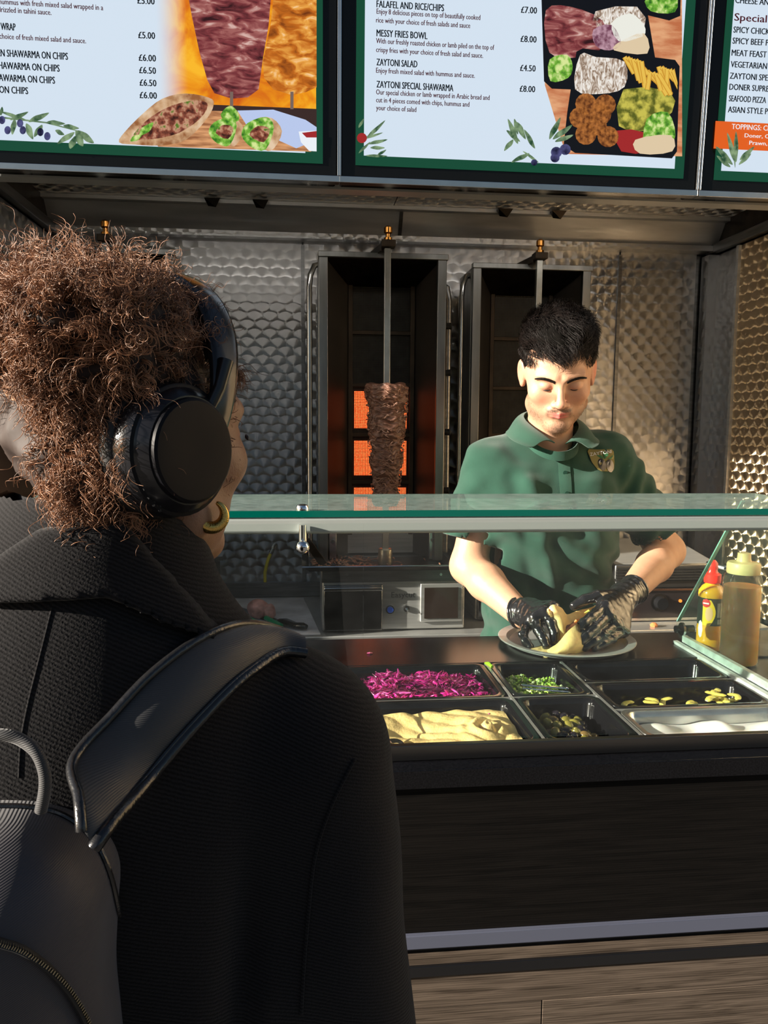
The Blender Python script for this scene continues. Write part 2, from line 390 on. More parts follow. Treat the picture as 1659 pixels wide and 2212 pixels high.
WHITE = emi('backlit_white', srgb(212, 226, 240)); GREEN = emi('backlit_green', srgb(22, 74, 52)); INK = emi('printed_ink', srgb(14, 20, 26)); MAR = emi('printed_maroon', srgb(70, 18, 28))
ORANGE = emi('backlit_orange', srgb(226, 96, 30)); WHT = emi('printed_white', srgb(235, 240, 245))
FRAMEM = mat('gloss_black_frame', (.003, .003, .003), .12, spec=.3)
LEAF = emi('print_leaf', (0, 0, 0), 1, noise_ramp(60, [(.35, srgb(40, 75, 50)), (.65, srgb(140, 165, 125))])); OLV = emi('print_olive', (0, 0, 0), 1, noise_ramp(50, [(.4, srgb(20, 18, 45)), (.7, srgb(90, 90, 140))]))
FLAME = emi('print_flame', (0, 0, 0), 1, noise_ramp(9, [(.3, srgb(215, 90, 10)), (.5, srgb(240, 150, 20)), (.62, srgb(250, 190, 40)), (.75, srgb(255, 225, 120))], (1.4, 1, .7), 6, 1.2))
LAMBP = emi('print_lamb', (0, 0, 0), 1, noise_ramp(45, [(.32, srgb(50, 20, 22)), (.48, srgb(125, 55, 58)), (.6, srgb(165, 100, 95)), (.72, srgb(225, 190, 180))], (.6, 1, 1.7), 8, .8))
CHICKP = emi('print_chicken', (0, 0, 0), 1, noise_ramp(40, [(.3, srgb(110, 50, 10)), (.47, srgb(195, 105, 25)), (.6, srgb(235, 165, 70)), (.75, srgb(255, 225, 180))], (.7, 1, 1.5), 8, .8))
BREAD = emi('print_bread', (0, 0, 0), 1, noise_ramp(35, [(.35, srgb(150, 95, 55)), (.5, srgb(205, 165, 125)), (.65, srgb(228, 200, 168))]))
MIXP = emi('print_filling', (0, 0, 0), 1, noise_ramp(70, [(.35, srgb(60, 28, 20)), (.48, srgb(140, 75, 55)), (.58, srgb(200, 150, 120)), (.66, srgb(90, 120, 40))], detail=8))
LETP = emi('print_lettuce', (0, 0, 0), 1, noise_ramp(80, [(.35, srgb(50, 110, 30)), (.5, srgb(120, 180, 60)), (.65, srgb(215, 230, 150))]))
WOODP = emi('print_board', (0, 0, 0), 1, noise_ramp(20, [(.35, srgb(150, 95, 60)), (.6, srgb(220, 160, 110))], (1, 1, 8)))
DKWD = emi('print_dark_wood', srgb(58, 40, 36)); CLOTHP = emi('print_cloth', srgb(185, 200, 235)); TRAYP = emi('print_tray', srgb(18, 18, 22))
RICEP = emi('print_rice', (0, 0, 0), 1, noise_ramp(110, [(.38, srgb(140, 115, 95)), (.5, srgb(205, 190, 175)), (.6, srgb(240, 235, 228))], (1, 1, .5), 4, 2))
FRYP = emi('print_chips', srgb(232, 190, 80)); FALP = emi('print_falafel', (0, 0, 0), 1, noise_ramp(120, [(.35, srgb(95, 50, 20)), (.65, srgb(185, 115, 55))])); SAUCEP = emi('print_sauce', srgb(235, 235, 225)); HUMP = emi('print_hummus', srgb(222, 200, 165))
REDP = emi('print_red', srgb(160, 40, 40)); PURP = emi('print_cabbage', (0, 0, 0), 1, noise_ramp(80, [(.4, srgb(110, 60, 80)), (.6, srgb(190, 150, 165))])); TABLEP = emi('print_table', (0, 0, 0), 1, noise_ramp(14, [(.4, srgb(190, 110, 70)), (.6, srgb(225, 165, 120))], (1, 1, 4)))
def FADE():
    def f(t):
        tc = nd(t, 'ShaderNodeTexCoord'); sp = nd(t, 'ShaderNodeSeparateXYZ'); t.links.new(tc.outputs['Object'], sp.inputs[0])
        mr = nd(t, 'ShaderNodeMapRange'); mr.interpolation_type = 'SMOOTHSTEP'; t.links.new(sp.outputs[0], mr.inputs[0]); mr.inputs[1].default_value = .024; mr.inputs[2].default_value = .085
        n = nd(t, 'ShaderNodeTexNoise'); n.inputs['Scale'].default_value = 14; n.inputs['Detail'].default_value = 6; n.inputs['Distortion'].default_value = 1.3; t.links.new(tc.outputs['Object'], n.inputs[0])
        r = ramp(t, n.outputs[0], [(.3, srgb(205, 85, 15)), (.5, srgb(238, 150, 20)), (.65, srgb(250, 185, 40))])
        mx = nd(t, 'ShaderNodeMix', data_type='RGBA'); t.links.new(mr.outputs[0], mx.inputs[0]); mx.inputs[6].default_value = (*srgb(212, 226, 240), 1); t.links.new(r, mx.inputs[7]); return mx.outputs[2]
    return f
class Board:
    def __init__(s, x0, label):
        s.o = thing('menu_board', label, 'menu board', (x0+BW_/2, 1.6, 1.985), 'backlit menu boards above the counter')
        s.x0 = x0; s.z = 0
        s.part('housing', FRAMEM, MB().box(0, BW_, .02, .10, 0, BH_, s.tf(0)), bevel=.004)
        for a, b, c, d in ((-.004, BW_+.004, -.012, 0), (-.004, 0, 0, BH_), (BW_, BW_+.004, 0, BH_)):
            s.part('edge_trim', STEEL_B, MB().box(a, b, .006, .03, c, d, s.tf(0)), bevel=.001)
        gx, gz = .028, .022
        s.part('black_border', FRAMEM, MB().box(.002, BW_-.002, .012, .0199, .002, BH_, s.tf(0)))
        s.part('green_border', GREEN, MB().box(gx, BW_-gx, .0095, .0115, gz, BH_-.02, s.tf(0)))
        s.k = 0
    def tf(s, d):
        def f(v):
            y = v[1]-d; z = v[2]
            return (s.x0+v[0], 1.6+y*math.cos(TILT)-z*math.sin(TILT), 1.985+z*math.cos(TILT)+y*math.sin(TILT))
        return f
    def part(s, n, m, mb, par=None, **k): return mb.build(n, m, par or s.o, smooth=False, **k)
    def uv(s, px, py):
        p = at(px, py, 1.6); z = (p[2]-1.985)
        p = at(px, py, 1.6-z*math.sin(TILT)); return p[0]-s.x0, (p[2]-1.985)/math.cos(TILT)
    def rect(s, n, m, a, b, c, d, lay):
        o = s.part(n, m, MB().box(a, b, .0092-lay*.0004, .0094-lay*.0004, c, d, s.tf(0)), s.g if lay else None)
        if not lay: s.g = o
        return o
    def poly(s, n, m, pts, lay, px=True, sm=0):
        P = [s.uv(*p) if px else p for p in pts]
        if sm:     # closed Catmull-Rom
            Q = []; k = len(P)
            for i in range(k):
                p0, p1, p2, p3 = [np.array(P[(i+j-1) % k]) for j in range(4)]
                for q in range(sm):
                    t = q/sm; Q.append(.5*((2*p1)+(-p0+p2)*t+(2*p0-5*p1+4*p2-p3)*t*t+(-p0+3*p1-3*p2+p3)*t**3))
            P = Q
        y = .0092-lay*.0004; t = s.tf(0)
        A = [t((p[0], y, p[1])) for p in P]; n0 = Vector(t((0, y+.0002, 0)))-Vector(t((0, y, 0)))
        return s.part(n, m, MB().prism(A, n0), s.g)
    def text(s, lines, m, lay=12, name='lettering'):
        for (tx, xa, xb, yb, cap) in lines:
            cu = bpy.data.curves.new('t', 'FONT'); cu.body = tx; cu.resolution_u = 2; cu.size = 1; cu.offset = .0
            ob = bpy.data.objects.new('t', cu); me = ob.to_mesh(); n = len(me.vertices)
            V = np.empty(n*3); me.vertices.foreach_get('co', V); V = V.reshape(-1, 3); me.calc_loop_triangles()
            F = np.array([list(q.vertices) for q in me.loop_triangles]); ob.to_mesh_clear(); bpy.data.objects.remove(ob); bpy.data.curves.remove(cu)
            ua, va = s.uv(xa, yb-(4 if cap >= 14 else 0)); u1 = s.uv(xb, yb)[0]
            hgt = cap*.86/1700*1.6/.73; sx = (u1-ua)/(V[:, 0].max()-V[:, 0].min()); V[:, 0] = (V[:, 0]-V[:, 0].min())*sx+ua; V[:, 1] = V[:, 1]*hgt+va
            y = .0092-lay*.0004; t = s.tf(0); sh_ = (-.0004, 0, .0004) if cap >= 14 else (-.00022, .00022)
            VV, FF = join_np([(np.array([t((a+q, y, b)) for a, b in V[:, :2]]), F) for q in sh_]); me = np_mesh(name, VV, FF); me.materials.append(m); link_mesh(name, me, s.g)
    def leafs(s, L_, lay=14, m=LEAF):
        for (xa, ya, xb, yb, wd) in L_:
            a = np.array((xa, ya), float); b = np.array((xb, yb), float); d = b-a; nn = np.array((-d[1], d[0])); nn /= np.linalg.norm(nn)
            s.poly('printed_leaf', m, [a, a+d*.3+nn*wd*.8, a+d*.6+nn*wd, b, a+d*.6-nn*wd*.8, a+d*.3-nn*wd], lay, sm=3)
    def disc(s, n, m, cx, cy, r, lay, ry=None, k=14):
        s.poly(n, m, [(cx+r*math.cos(2*math.pi*i/k), cy+(ry or r)*math.sin(2*math.pi*i/k)) for i in range(k)], lay)
# board with the kebab picture
B1 = Board(-.658, 'backlit menu board with kebab cones over flames and a filled pitta')
B1.rect('white_ground', WHITE, 0.0, .668, .040, .43, 0)
B1.rect('flame_picture', emi('print_flame_fade', (0, 0, 0), 1, FADE()), B1.uv(335, 180)[0], B1.uv(683, 180)[0], B1.uv(500, 240)[1], .43, 1)
B1.poly('printed_back_table', DKWD, [(440, 222), (684, 232), (684, 300), (430, 290)], 2)
B1.poly('printed_chopping_board', WOODP, [(330, 300), (430, 235), (560, 240), (684, 290), (672, 325), (340, 314)], 3)
B1.poly('printed_lamb_kebab', LAMBP, [(403, -25), (413, 30), (430, 110), (447, 170), (462, 198), (500, 210), (535, 207), (558, 190), (568, 120), (580, 50), (586, -25)], 4)
B1.poly('printed_chicken_kebab', CHICKP, [(592, -25), (584, 50), (567, 130), (570, 165), (590, 190), (630, 202), (660, 196), (684, 185), (684, -25)], 3)
for x in (499, 630): B1.poly('printed_spit', emi('print_spit', srgb(120, 100, 90)), [(x-3, 195), (x+4, 195), (x+4, 233), (x-3, 233)], 5)
B1.poly('printed_cloth', CLOTHP, [(512, 236), (590, 234), (660, 256), (684, 272), (684, 300), (640, 318), (600, 300), (540, 280)], 5)
B1.poly('printed_pitta', BREAD, [(255, 305), (270, 280), (310, 240), (350, 210), (400, 199), (450, 208), (461, 222), (445, 255), (400, 300), (345, 312), (290, 310)], 6, sm=3)
B1.poly('printed_pitta_filling', MIXP, [(285, 296), (310, 262), (355, 232), (400, 217), (435, 215), (448, 226), (430, 255), (385, 285), (330, 298)], 7, sm=3)
for a in ((300, 290, 330, 262, 8), (280, 303, 305, 288, 6)): B1.leafs([a], 8, LETP)
for cx, cy, r in ((488, 285, 38), (565, 290, 44)):
    B1.poly('printed_wrap', BREAD, [(cx-r*.7, cy-5), (cx-r*.3, cy-r*.8), (cx+r*.5, cy-r*.85), (cx+r, cy-r*.2), (cx+r*.6, cy+r*.65), (cx+5, cy+r*.7)], 7, sm=3)
    B1.poly('printed_lettuce', LETP, [(cx-r, cy), (cx-r*.7, cy-r*.6), (cx+r*.2, cy-r*.9), (cx+r*.6, cy-r*.4), (cx+r*.2, cy+r*.7), (cx-r*.5, cy+r*.6)], 8, sm=3)
    B1.poly('printed_wrap_filling', MIXP, [(cx-r*.6, cy), (cx-r*.2, cy-r*.45), (cx+r*.4, cy-r*.3), (cx+r*.1, cy+r*.35)], 9, sm=3)
B1.poly('printed_lettuce', LETP, [(476, 245), (495, 226), (512, 238), (515, 258), (490, 262)], 8, sm=3)
B1.poly('printed_bowl', WHT, [(645, 282), (684, 280), (684, 325), (668, 324), (650, 305)], 8)
B1.poly('printed_dip', REDP, [(652, 285), (684, 281), (684, 295), (662, 295)], 9)
B1.text([('£5.00', 296, 333, 9, 15), ('WRAP', 0, 32, 66, 16), ('£5.00', 298, 334, 84, 15), ('CHICKEN SHAWARMA ON CHIPS', -46, 145, 121, 16), ('£6.00', 299, 336, 133, 15), ('LAMB SHAWARMA ON CHIPS', -48, 127, 148, 16), ('£6.50', 300, 336, 160, 15),
         ('MIXED SHAWARMA ON CHIPS', -62, 117, 174, 16), ('£6.50', 301, 337, 187, 15), ('FALAFEL ON CHIPS', -59, 59, 200, 16), ('£6.00', 301, 338, 214, 15)], INK)
B1.text([('hummus with fresh mixed salad wrapped in a', -4, 221, 6, 12), ('drizzled in tahini sauce.', -6, 109, 23, 12), ('choice of fresh mixed salad and sauce.', -3, 184, 81, 12)], MAR)
B1.leafs([(0, 240, 60, 260, 4), (20, 258, 60, 240, 5), (60, 262, 105, 242, 6), (55, 265, 70, 300, 7), (90, 268, 72, 295, 6), (100, 262, 140, 266, 5), (118, 280, 138, 290, 5), (135, 270, 170, 276, 5), (160, 284, 122, 310, 6), (150, 320, 162, 292, 7), (178, 315, 162, 280, 8), (202, 308, 165, 280, 7), (30, 255, 25, 290, 6), (0, 248, 3, 229, 4)])
B1.poly('printed_twig', LEAF, [(0, 250), (100, 262), (165, 280), (165, 282), (98, 265), (0, 254)], 13)
for x, y in ((15, 280), (48, 280), (86, 284), (101, 293), (42, 265), (3, 258)): B1.disc('printed_olive', OLV, x, y, 7, 15, 9)
# board with the rice boxes
B2 = Board(.080, 'backlit menu board with rice and falafel boxes and the salad list')
B2.rect('white_ground', WHITE, B2.uv(787, 300)[0], B2.uv(1466, 300)[0], .040, .43, 0)
B2.poly('printed_table', TABLEP, [(1175, -30), (1478, -20), (1478, 335), (1225, 330), (1180, 180)], 1)
B2.poly('printed_food_box', TRAYP, [(1172, -30), (1395, -25), (1420, 125), (1240, 190), (1195, 188), (1178, 172)], 2)
B2.poly('printed_kebab_meat', LAMBP, [(1182, 18), (1235, 10), (1305, 40), (1310, 95), (1250, 120), (1190, 110)], 3, sm=3)
B2.poly('printed_rice', RICEP, [(1290, 20), (1380, 10), (1395, 60), (1300, 60)], 3, sm=2)
B2.poly('printed_sauce', SAUCEP, [(1325, 45), (1365, 25), (1395, 50), (1392, 75), (1340, 85)], 4, sm=3)
B2.poly('printed_hummus', HUMP, [(1345, 85), (1395, 68), (1402, 112), (1330, 105)], 4, sm=3)
B2.poly('printed_salad', PURP, [(1285, 60), (1325, 50), (1345, 90), (1320, 105), (1290, 95)], 4, sm=3)
B2.poly('printed_lettuce', LETP, [(1190, 125), (1228, 115), (1240, 140), (1230, 165), (1192, 172)], 4, sm=3)
B2.poly('printed_food_box', TRAYP, [(1395, -30), (1475, -30), (1474, 30), (1450, 40), (1400, 28)], 3)
B2.poly('printed_lettuce', LETP, [(1400, -10), (1462, -15), (1462, 22), (1410, 20)], 4, sm=3)
B2.poly('printed_food_box', TRAYP, [(1248, 108), (1262, 101), (1462, 126), (1472, 140), (1466, 325), (1455, 340), (1245, 328), (1220, 312), (1228, 240)], 5)
B2.poly('printed_rice', RICEP, [(1256, 115), (1290, 120), (1352, 130), (1352, 185), (1300, 200), (1245, 190)], 6, sm=3)
B2.poly('printed_pickles', emi('print_pickle', (0, 0, 0), 1, noise_ramp(60, [(.4, srgb(90, 95, 30)), (.6, srgb(200, 190, 80))])), [(1350, 190), (1450, 195), (1455, 240), (1400, 280), (1340, 270)], 6, sm=2)
FRY2 = emi('print_chip_edge', srgb(205, 150, 50))
for q in range(20):
    x = 1352+(q*37 % 105); yy = 120+(q*23 % 34)+.12*(x-1352); a = rnd.uniform(.7, 1.75); L_ = rnd.uniform(38, 62); dx, dy = math.cos(a)*L_, math.sin(a)*L_; ox, oy = -math.sin(a)*4.2, math.cos(a)*4.2
    for m_, gw, ly in ((FRY2, 1.25, 7+q*.25), (FRYP, .8, 7.12+q*.25)):
        B2.poly('printed_chip', m_, [(min(x+ox*gw, 1464), yy+oy*gw), (min(x-ox*gw, 1464), yy-oy*gw), (min(x+dx-ox*gw, 1466), yy+dy-oy*gw), (min(x+dx+ox*gw, 1466), yy+dy+oy*gw)], ly)
for x, y in ((1268, 222), (1310, 224), (1255, 252), (1300, 245), (1268, 288), (1316, 293), (1290, 268)): B2.disc('printed_falafel', FALP, x, y, 23, 8)
B2.poly('printed_beetroot', REDP, [(1335, 280), (1400, 285), (1405, 325), (1345, 325)], 7, sm=2)
B2.poly('printed_lettuce', LETP, [(1400, 255), (1445, 240), (1462, 290), (1440, 322), (1395, 320)], 8, sm=3)
B2.poly('printed_sauce', HUMP, [(1375, 300), (1450, 290), (1455, 325), (1385, 330)], 9, sm=3)
B2.text([('FALAFEL AND RICE/CHIPS', 814, 960, 17, 16), ('£7.00', 1127, 1161, 29, 15), ('MESSY FRIES BOWL', 814, 924, 80, 16), ('£8.00', 1126, 1160, 92, 15), ('ZAYTONI SALAD', 814, 902, 143, 16), ('£4.50', 1125, 1158, 155, 15), ('ZAYTONI SPECIAL SHAWARMA', 814, 980, 191, 16), ('£8.00', 1124, 1157, 200, 15)], INK)
B2.text([('Enjoy 8 delicious pieces on top of beautifully cooked', 814, 1039, 27, 12), ('rice with your choice of fresh salads and sauce', 813, 1017, 46, 12), ('With our freshly roasted chicken or lamb piled on the top of', 813, 1069, 91, 12), ('crispy fries with your choice of fresh salad and sauce.', 813, 1045, 110, 12),
         ('Enjoy fresh mixed salad with hummus and sauce.', 813, 1027, 155, 12), ('Our special chicken or lamb wrapped in Arabic bread and', 813, 1059, 202, 12), ('cut in 4 pieces comed with chips, hummus and', 813, 1015, 219, 12), ('your choice of salad', 813, 900, 236, 12)], MAR)
B2.leafs([(775, 330, 800, 305, 3), (790, 300, 833, 258, 4), (795, 310, 838, 300, 4), (800, 318, 832, 318, 4), (780, 300, 828, 285, 3), (775, 275, 786, 255, 3), (815, 335, 835, 322, 3), (790, 335, 838, 336, 3), (1120, 310, 1098, 255, 6), (1095, 280, 1125, 305, 5), (1110, 300, 1090, 325, 5), (1117, 262, 1137, 300, 6), (1112, 255, 1120, 290, 4), (1157, 320, 1133, 278, 5), (1145, 330, 1105, 350, 5), (1188, 300, 1212, 252, 6), (1195, 300, 1238, 268, 6), (1200, 305, 1240, 290, 5), (1165, 350, 1130, 325, 3)])
B2.disc('printed_olive', REDP, 782, 297, 11, 15); B2.disc('printed_olive', OLV, 1200, 340, 10, 15); B2.disc('printed_olive', OLV, 1222, 322, 12, 16); B2.disc('printed_olive', OLV, 1203, 328, 12, 15); B2.disc('printed_olive', OLV, 1155, 350, 7, 15)
# pizza board
B3 = Board(.820, 'backlit menu board with the pizza list and orange toppings strip')
B3.rect('white_ground', WHITE, B3.uv(1568, 300)[0], .70, .040, .43, 0)
ua, vb_ = B3.uv(1546, 318); va_ = B3.uv(1546, 258)[1]; B3.rect('orange_strip', ORANGE, ua, .70, vb_, va_, 2)
B3.text([('CHEESE AND TOMATO', 1591, 1740, 8, 15), ('SPICY CHICKEN PIZZA', 1587, 1722, 72, 15), ('SPICY BEEF PIZZA', 1585, 1694, 96, 15), ('MEAT FEAST PIZZA', 1583, 1700, 122, 15), ('VEGETARIAN PIZZA', 1581, 1700, 147, 15), ('ZAYTONI SPECIAL', 1579, 1690, 172, 15), ('DONER SUPREME', 1578, 1680, 196, 15), ('SEAFOOD PIZZA', 1577, 1657, 221, 15), ('ASIAN STYLE PIZZA', 1575, 1690, 245, 15)], INK)
B3.text([('Special Pizza', 1589, 1720, 46, 18)], MAR)
B3.text([('TOPPINGS: Chicken', 1583, 1694, 277, 13), ('Doner, Onion', 1611, 1690, 295, 10), ('Prawn, Pineapple', 1621, 1720, 311, 10)], WHT)
B3.leafs([(1590, 350, 1573, 285, 5), (1592, 350, 1592, 282, 5), (1600, 345, 1632, 315, 5), (1598, 355, 1625, 330, 4), (1585, 355, 1548, 315, 6), (1580, 360, 1550, 335, 5), (1590, 362, 1588, 300, 2)])
for x0, x1 in ((-.55, .15), (.45, 1.15)):
    lt = thing('ceiling_light', 'strip light under the hood behind the menu boards' if x0 < 0 else 'strip light under the hood behind the rice box menu board', 'light', ((x0+x1)/2, 1.86, 2.16), 'strip lights hidden behind the menu boards')
    MB().box(x0, x1, 1.83, 1.89, 2.185, 2.204).build('housing', STEEL, lt, smooth=False)
    MB().box(x0+.01, x1-.01, 1.84, 1.88, 2.172, 2.185).build('diffuser', emi('lamp_diffuser', (1, .95, .88), 9), lt, smooth=False)
fas = thing('fascia', 'dark fascia box carrying the row of menu boards', 'fascia', (0, 1.75, 2.0))
MB().box(-.70, 1.6, 1.712, 1.74, 2.02, 2.75).build('back_sheet', FRAMEM, fas, smooth=False)
MB().box(-.70, 1.6, 1.712, 1.76, 2.45, 2.75).build('top_box', FRAMEM, fas, smooth=False)
MB().box(-.70, 1.6, 1.712, 1.75, 1.99, 2.02).build('lower_rail', STEEL, fas, smooth=False)
# ================================================================== BACK COUNTER AND ITS EQUIPMENT
bc = thing('back_counter', 'stainless steel back counter under the kebab grills', 'counter', (.3, 2.5, 0))
MB().box(-.795, 1.415, 2.2, 2.74, .865, .898).build('worktop', STEEL, bc, bevel=.003)
struct(MB().box(-.80, 1.415, 2.735, 2.75, .9, .95).build('baseboard_back', STEEL_D, smooth=False))
for k in range(4): MB().box(-.79+k*.55, -.245+k*.55, 2.24, 2.70, .1, .864).build('cupboard', STEEL_D, bc, smooth=False)
for k in range(4): MB().box(-.785+k*.55, -.25+k*.55, 2.225, 2.24, .12, .85).build('door', STEEL, bc, smooth=False)
HOTR = emi('glowing_ceramic', (1.0, .13, .02), 1.7, lambda t: ramp(t, (lambda n: (setattr(n.inputs['Scale'], 'default_value', 30), n.outputs[0])[1])(nd(t, 'ShaderNodeTexNoise')), [(.3, (1, .06, .01)), (.6, (1, .2, .05))]))
MESHM = mat('sooty_burner_mesh', (.028, .027, .025), .6, .3, var=.6, vs=30); RUST = mat('burnt_steel', (.05, .035, .022), .55, .6, var=.4, vs=15)
SOOT = mat('sooty_wing', (.035, .030, .026), .5, .3, var=.3, vs=8)
DRUM = mat('worn_side_steel', (.26, .26, .25), .36, 1, var=.3, vs=6, scl=(4, 4, .6))
SPITM = mat('spit_steel', (.55, .55, .5), .3, .9, var=.15, vs=20)
def grill(dx, dy, label, lit, small=False):
    g = thing('kebab_grill', label, 'kebab grill', (.24+dx, 2.4+dy, .898), 'vertical kebab grills')
    X = lambda v: v+dx
    Yy = lambda v: v+dy
    def b(n, m, x0, x1, y0, y1, z0, z1, bevel=.0015, par=None): return MB().box(X(x0), X(x1), Yy(y0), Yy(y1), z0, z1).build(n, m, par or g, bevel=bevel)
    # base
    b('base_box', STEEL, .058, .478, 2.25, 2.56, .902, 1.082, .004)
    for x in (.08, .455): b('foot', BLACKM, x, x+.02, 2.27, 2.29, .898, .903, 0)
    b('top_band', STEEL_D, .056, .480, 2.246, 2.25, 1.045, 1.083)
    dr = b('drawer', mat('drawer_steel', (.2, .2, .2), .16, 1), .062, .232, 2.232, 2.25, .905, 1.040, .003)
    b('drawer_handle', STEEL_B, .062, .232, 2.222, 2.232, 1.024, 1.036, .003, dr)
    fr = b('vent_frame', STEEL, .345, .470, 2.240, 2.25, .925, 1.040, .002)
    b('dark_window', mat('brown_window', (.02, .012, .008), .1), .356, .456, 2.237, 2.2402, .936, 1.028, 0)
    MB().cyl((X(.256), Yy(2.2495), .963), (X(.256), Yy(2.240), .963), .009).build('blue_button', mat('blue_button', (.02, .10, .6), .3), g)
    MB().cyl((X(.256), Yy(2.2497), .963), (X(.256), Yy(2.2445), .963), .013).build('button_ring', STEEL_B, g)
    MB().cyl((X(.304), Yy(2.2497), .965), (X(.304), Yy(2.243), .965), .009).build('switch_ring', STEEL_B, g)
    MB().cyl((X(.304), Yy(2.243), .965), (X(.306), Yy(2.230), .962), .003, n=8).build('toggle_switch', CHROME, g)
    for x in (.13, .405): MB().cyl((X(x), Yy(2.246), 1.066), (X(x), Yy(2.243), 1.066), .004, n=10).build('screw', STEEL_B, g)
    # drip tray
    tr = MB(); x0, x1, y0, y1, z0, z1 = .0, .44, 2.20, 2.44, 1.084, 1.100
    tr.box(X(x0+.02), X(x1-.02), Yy(y0+.02), Yy(y1), z0, z0+.003)
    def sl(a, b_, c, d): tr.add([(X(p[0]), Yy(p[1]), p[2]) for p in (a, b_, c, d)]+[(X(p[0]), Yy(p[1]), p[2]-.002) for p in (a, b_, c, d)], [(0, 1, 2, 3), (7, 6, 5, 4), (0, 4, 5, 1), (1, 5, 6, 2), (2, 6, 7, 3), (3, 7, 4, 0)])
    sl((x0+.02, y0+.02, z0+.003), (x1-.02, y0+.02, z0+.003), (x1, y0, z1), (x0, y0, z1)); sl((x0+.02, y0+.02, z0+.003), (x0+.02, y1, z0+.003), (x0, y1, z1), (x0, y0, z1)); sl((x1-.02, y0+.02, z0+.003), (x1-.02, y1, z0+.003), (x1, y1, z1), (x1, y0, z1))
    tr.build('drip_tray', GREASE, g, smooth=False)
    MB().tube([(X(x0), Yy(y0), z1), (X(x1), Yy(y0), z1)], .003, 8).build('tray_rim', STEEL_B, g)
    # tower
    zt = 1.985
    b('back_plate', RUST, .07, .41, 2.52, 2.54, 1.09, zt-.01, 0)
    b('left_post', DRUM, .052, .078, 2.34, 2.36, 1.09, zt); b('right_post', DRUM, .400, .426, 2.34, 2.36, 1.09, zt)
    for s, n in ((0, 'left_wing'), (1, 'right_wing')):
        xa, xb = (.070, .150) if not s else (.408, .352)
        MB().add([(X(xa), Yy(2.355), 1.09), (X(xb), Yy(2.515), 1.09), (X(xb), Yy(2.515), zt-.06), (X(xa), Yy(2.355), zt-.004)]+[(X(xa+.004), Yy(2.355), 1.09), (X(xb+.004), Yy(2.515), 1.09), (X(xb+.004), Yy(2.515), zt-.06), (X(xa+.004), Yy(2.355), zt-.004)],
                 [(0, 1, 2, 3), (7, 6, 5, 4), (0, 4, 5, 1), (1, 5, 6, 2), (2, 6, 7, 3), (3, 7, 4, 0)]).build(n, SOOT, g, smooth=False)
    for x0_, x1_ in ((.050, .070), (.410, .430)): b('outer_side', DRUM, x0_, x1_, 2.36, 2.54, 1.09, zt)
    MB().add([(X(.07), Yy(2.35), zt-.004), (X(.408), Yy(2.35), zt-.004), (X(.352), Yy(2.515), zt-.062), (X(.150), Yy(2.515), zt-.062), (X(.07), Yy(2.35), zt), (X(.408), Yy(2.35), zt), (X(.352), Yy(2.515), zt-.056), (X(.150), Yy(2.515), zt-.056)],
             [(0, 1, 2, 3), (7, 6, 5, 4), (0, 4, 5, 1), (1, 5, 6, 2), (2, 6, 7, 3), (3, 7, 4, 0)]).build('sloping_top', GREASE, g, smooth=False)
    b('top_rail', DRUM, .05, .43, 2.335, 2.36, zt-.004, zt+.012)
    b('lower_apron', STEEL, .07, .41, 2.50, 2.52, 1.09, 1.16)
    for x in (.082, .388): b('bracket', STEEL_B, x, x+.022, 2.36, 2.375, 1.09, 1.20); MB().cyl((X(x+.011), Yy(2.36), 1.15), (X(x+.011), Yy(2.352), 1.15), .006, n=6).build('bolt', STEEL_D, g)
    # burners, five behind wire mesh
    zs = [1.944, 1.787, 1.625, 1.469, 1.319, 1.175]
    for x in (.146, .342): b('burner_upright', RUST, x, x+.014, 2.495, 2.52, 1.15, 1.95)
    for i in range(5):
        zt_, zb = zs[i]-.006, zs[i+1]+.006
        q = b('burner', MESHM, .158, .342, 2.512, 2.522, zb, zt_, 0)
        for a in range(3):
            for c in range(1): pass
        if lit[i]:
            b('glowing_panel', HOTR, .166, .334, 2.5095, 2.5118, zb+.015, zt_-.012, 0, q)
        m = MB(); nx, nz_ = 34, 27
        for k in range(nx+1):
            x = .160+k*(.180/nx); m.box(X(x), X(x+.0011), Yy(2.5030), Yy(2.5041), zb+.002, zt_-.002)
        for k in range(nz_+1):
            z = zb+.002+k*((zt_-zb-.005)/nz_); m.box(X(.160), X(.341), Yy(2.5018), Yy(2.5029), z, z+.0011)
        mo = m.build('wire_mesh', mat('sooty_wire', (.05, .045, .035), .5, .6), q, smooth=False)
        b('burner_bar', RUST, .150, .350, 2.496, 2.512, zb-.012, zb, .001)
    # spit and its head
    b('spit', SPITM, .2375, .2555, 2.291, 2.309, 1.13, 2.0, .001)
    b('spit_head', RUST, .228, .268, 2.28, 2.32, 2.003, 2.022, .002)
    MB().lathe([(.001, 0), (.012, 0), (.012, .008), (.007, .010), (.007, .018), (.012, .022), (.012, .036), (.006, .041), (.001, .041)], (X(.248), Yy(2.3), 2.022), 16).build('spit_bearing', mat('brass', (.55, .25, .06), .25, 1), g)
    MB().bar((X(.238), Yy(2.31), 2.006), (X(.19), Yy(2.50), 1.995), .02, .022).build('support_arm', GREASE, g, bevel=.002)
    MB().lathe([(.001, 0), (.020, 0), (.022, .004), (.021, .045), (.018, .048), (.001, .048)], (X(.2465), Yy(2.30), 1.088), 20).build('spit_foot', mat('stained_cup', (.6, .55, .45), .3, .9, var=.3, vs=25), g)
    # handle pipes on the side
    P = [(X(.025), Yy(2.38), 1.10), (X(.025), Yy(2.38), 1.90), (X(.028), Yy(2.38), 1.935), (X(.04), Yy(2.39), 1.965), (X(.062), Yy(2.40), 1.972)]
    MB().tube(P, .0085, 12).build('side_pipe', STEEL_B, g)
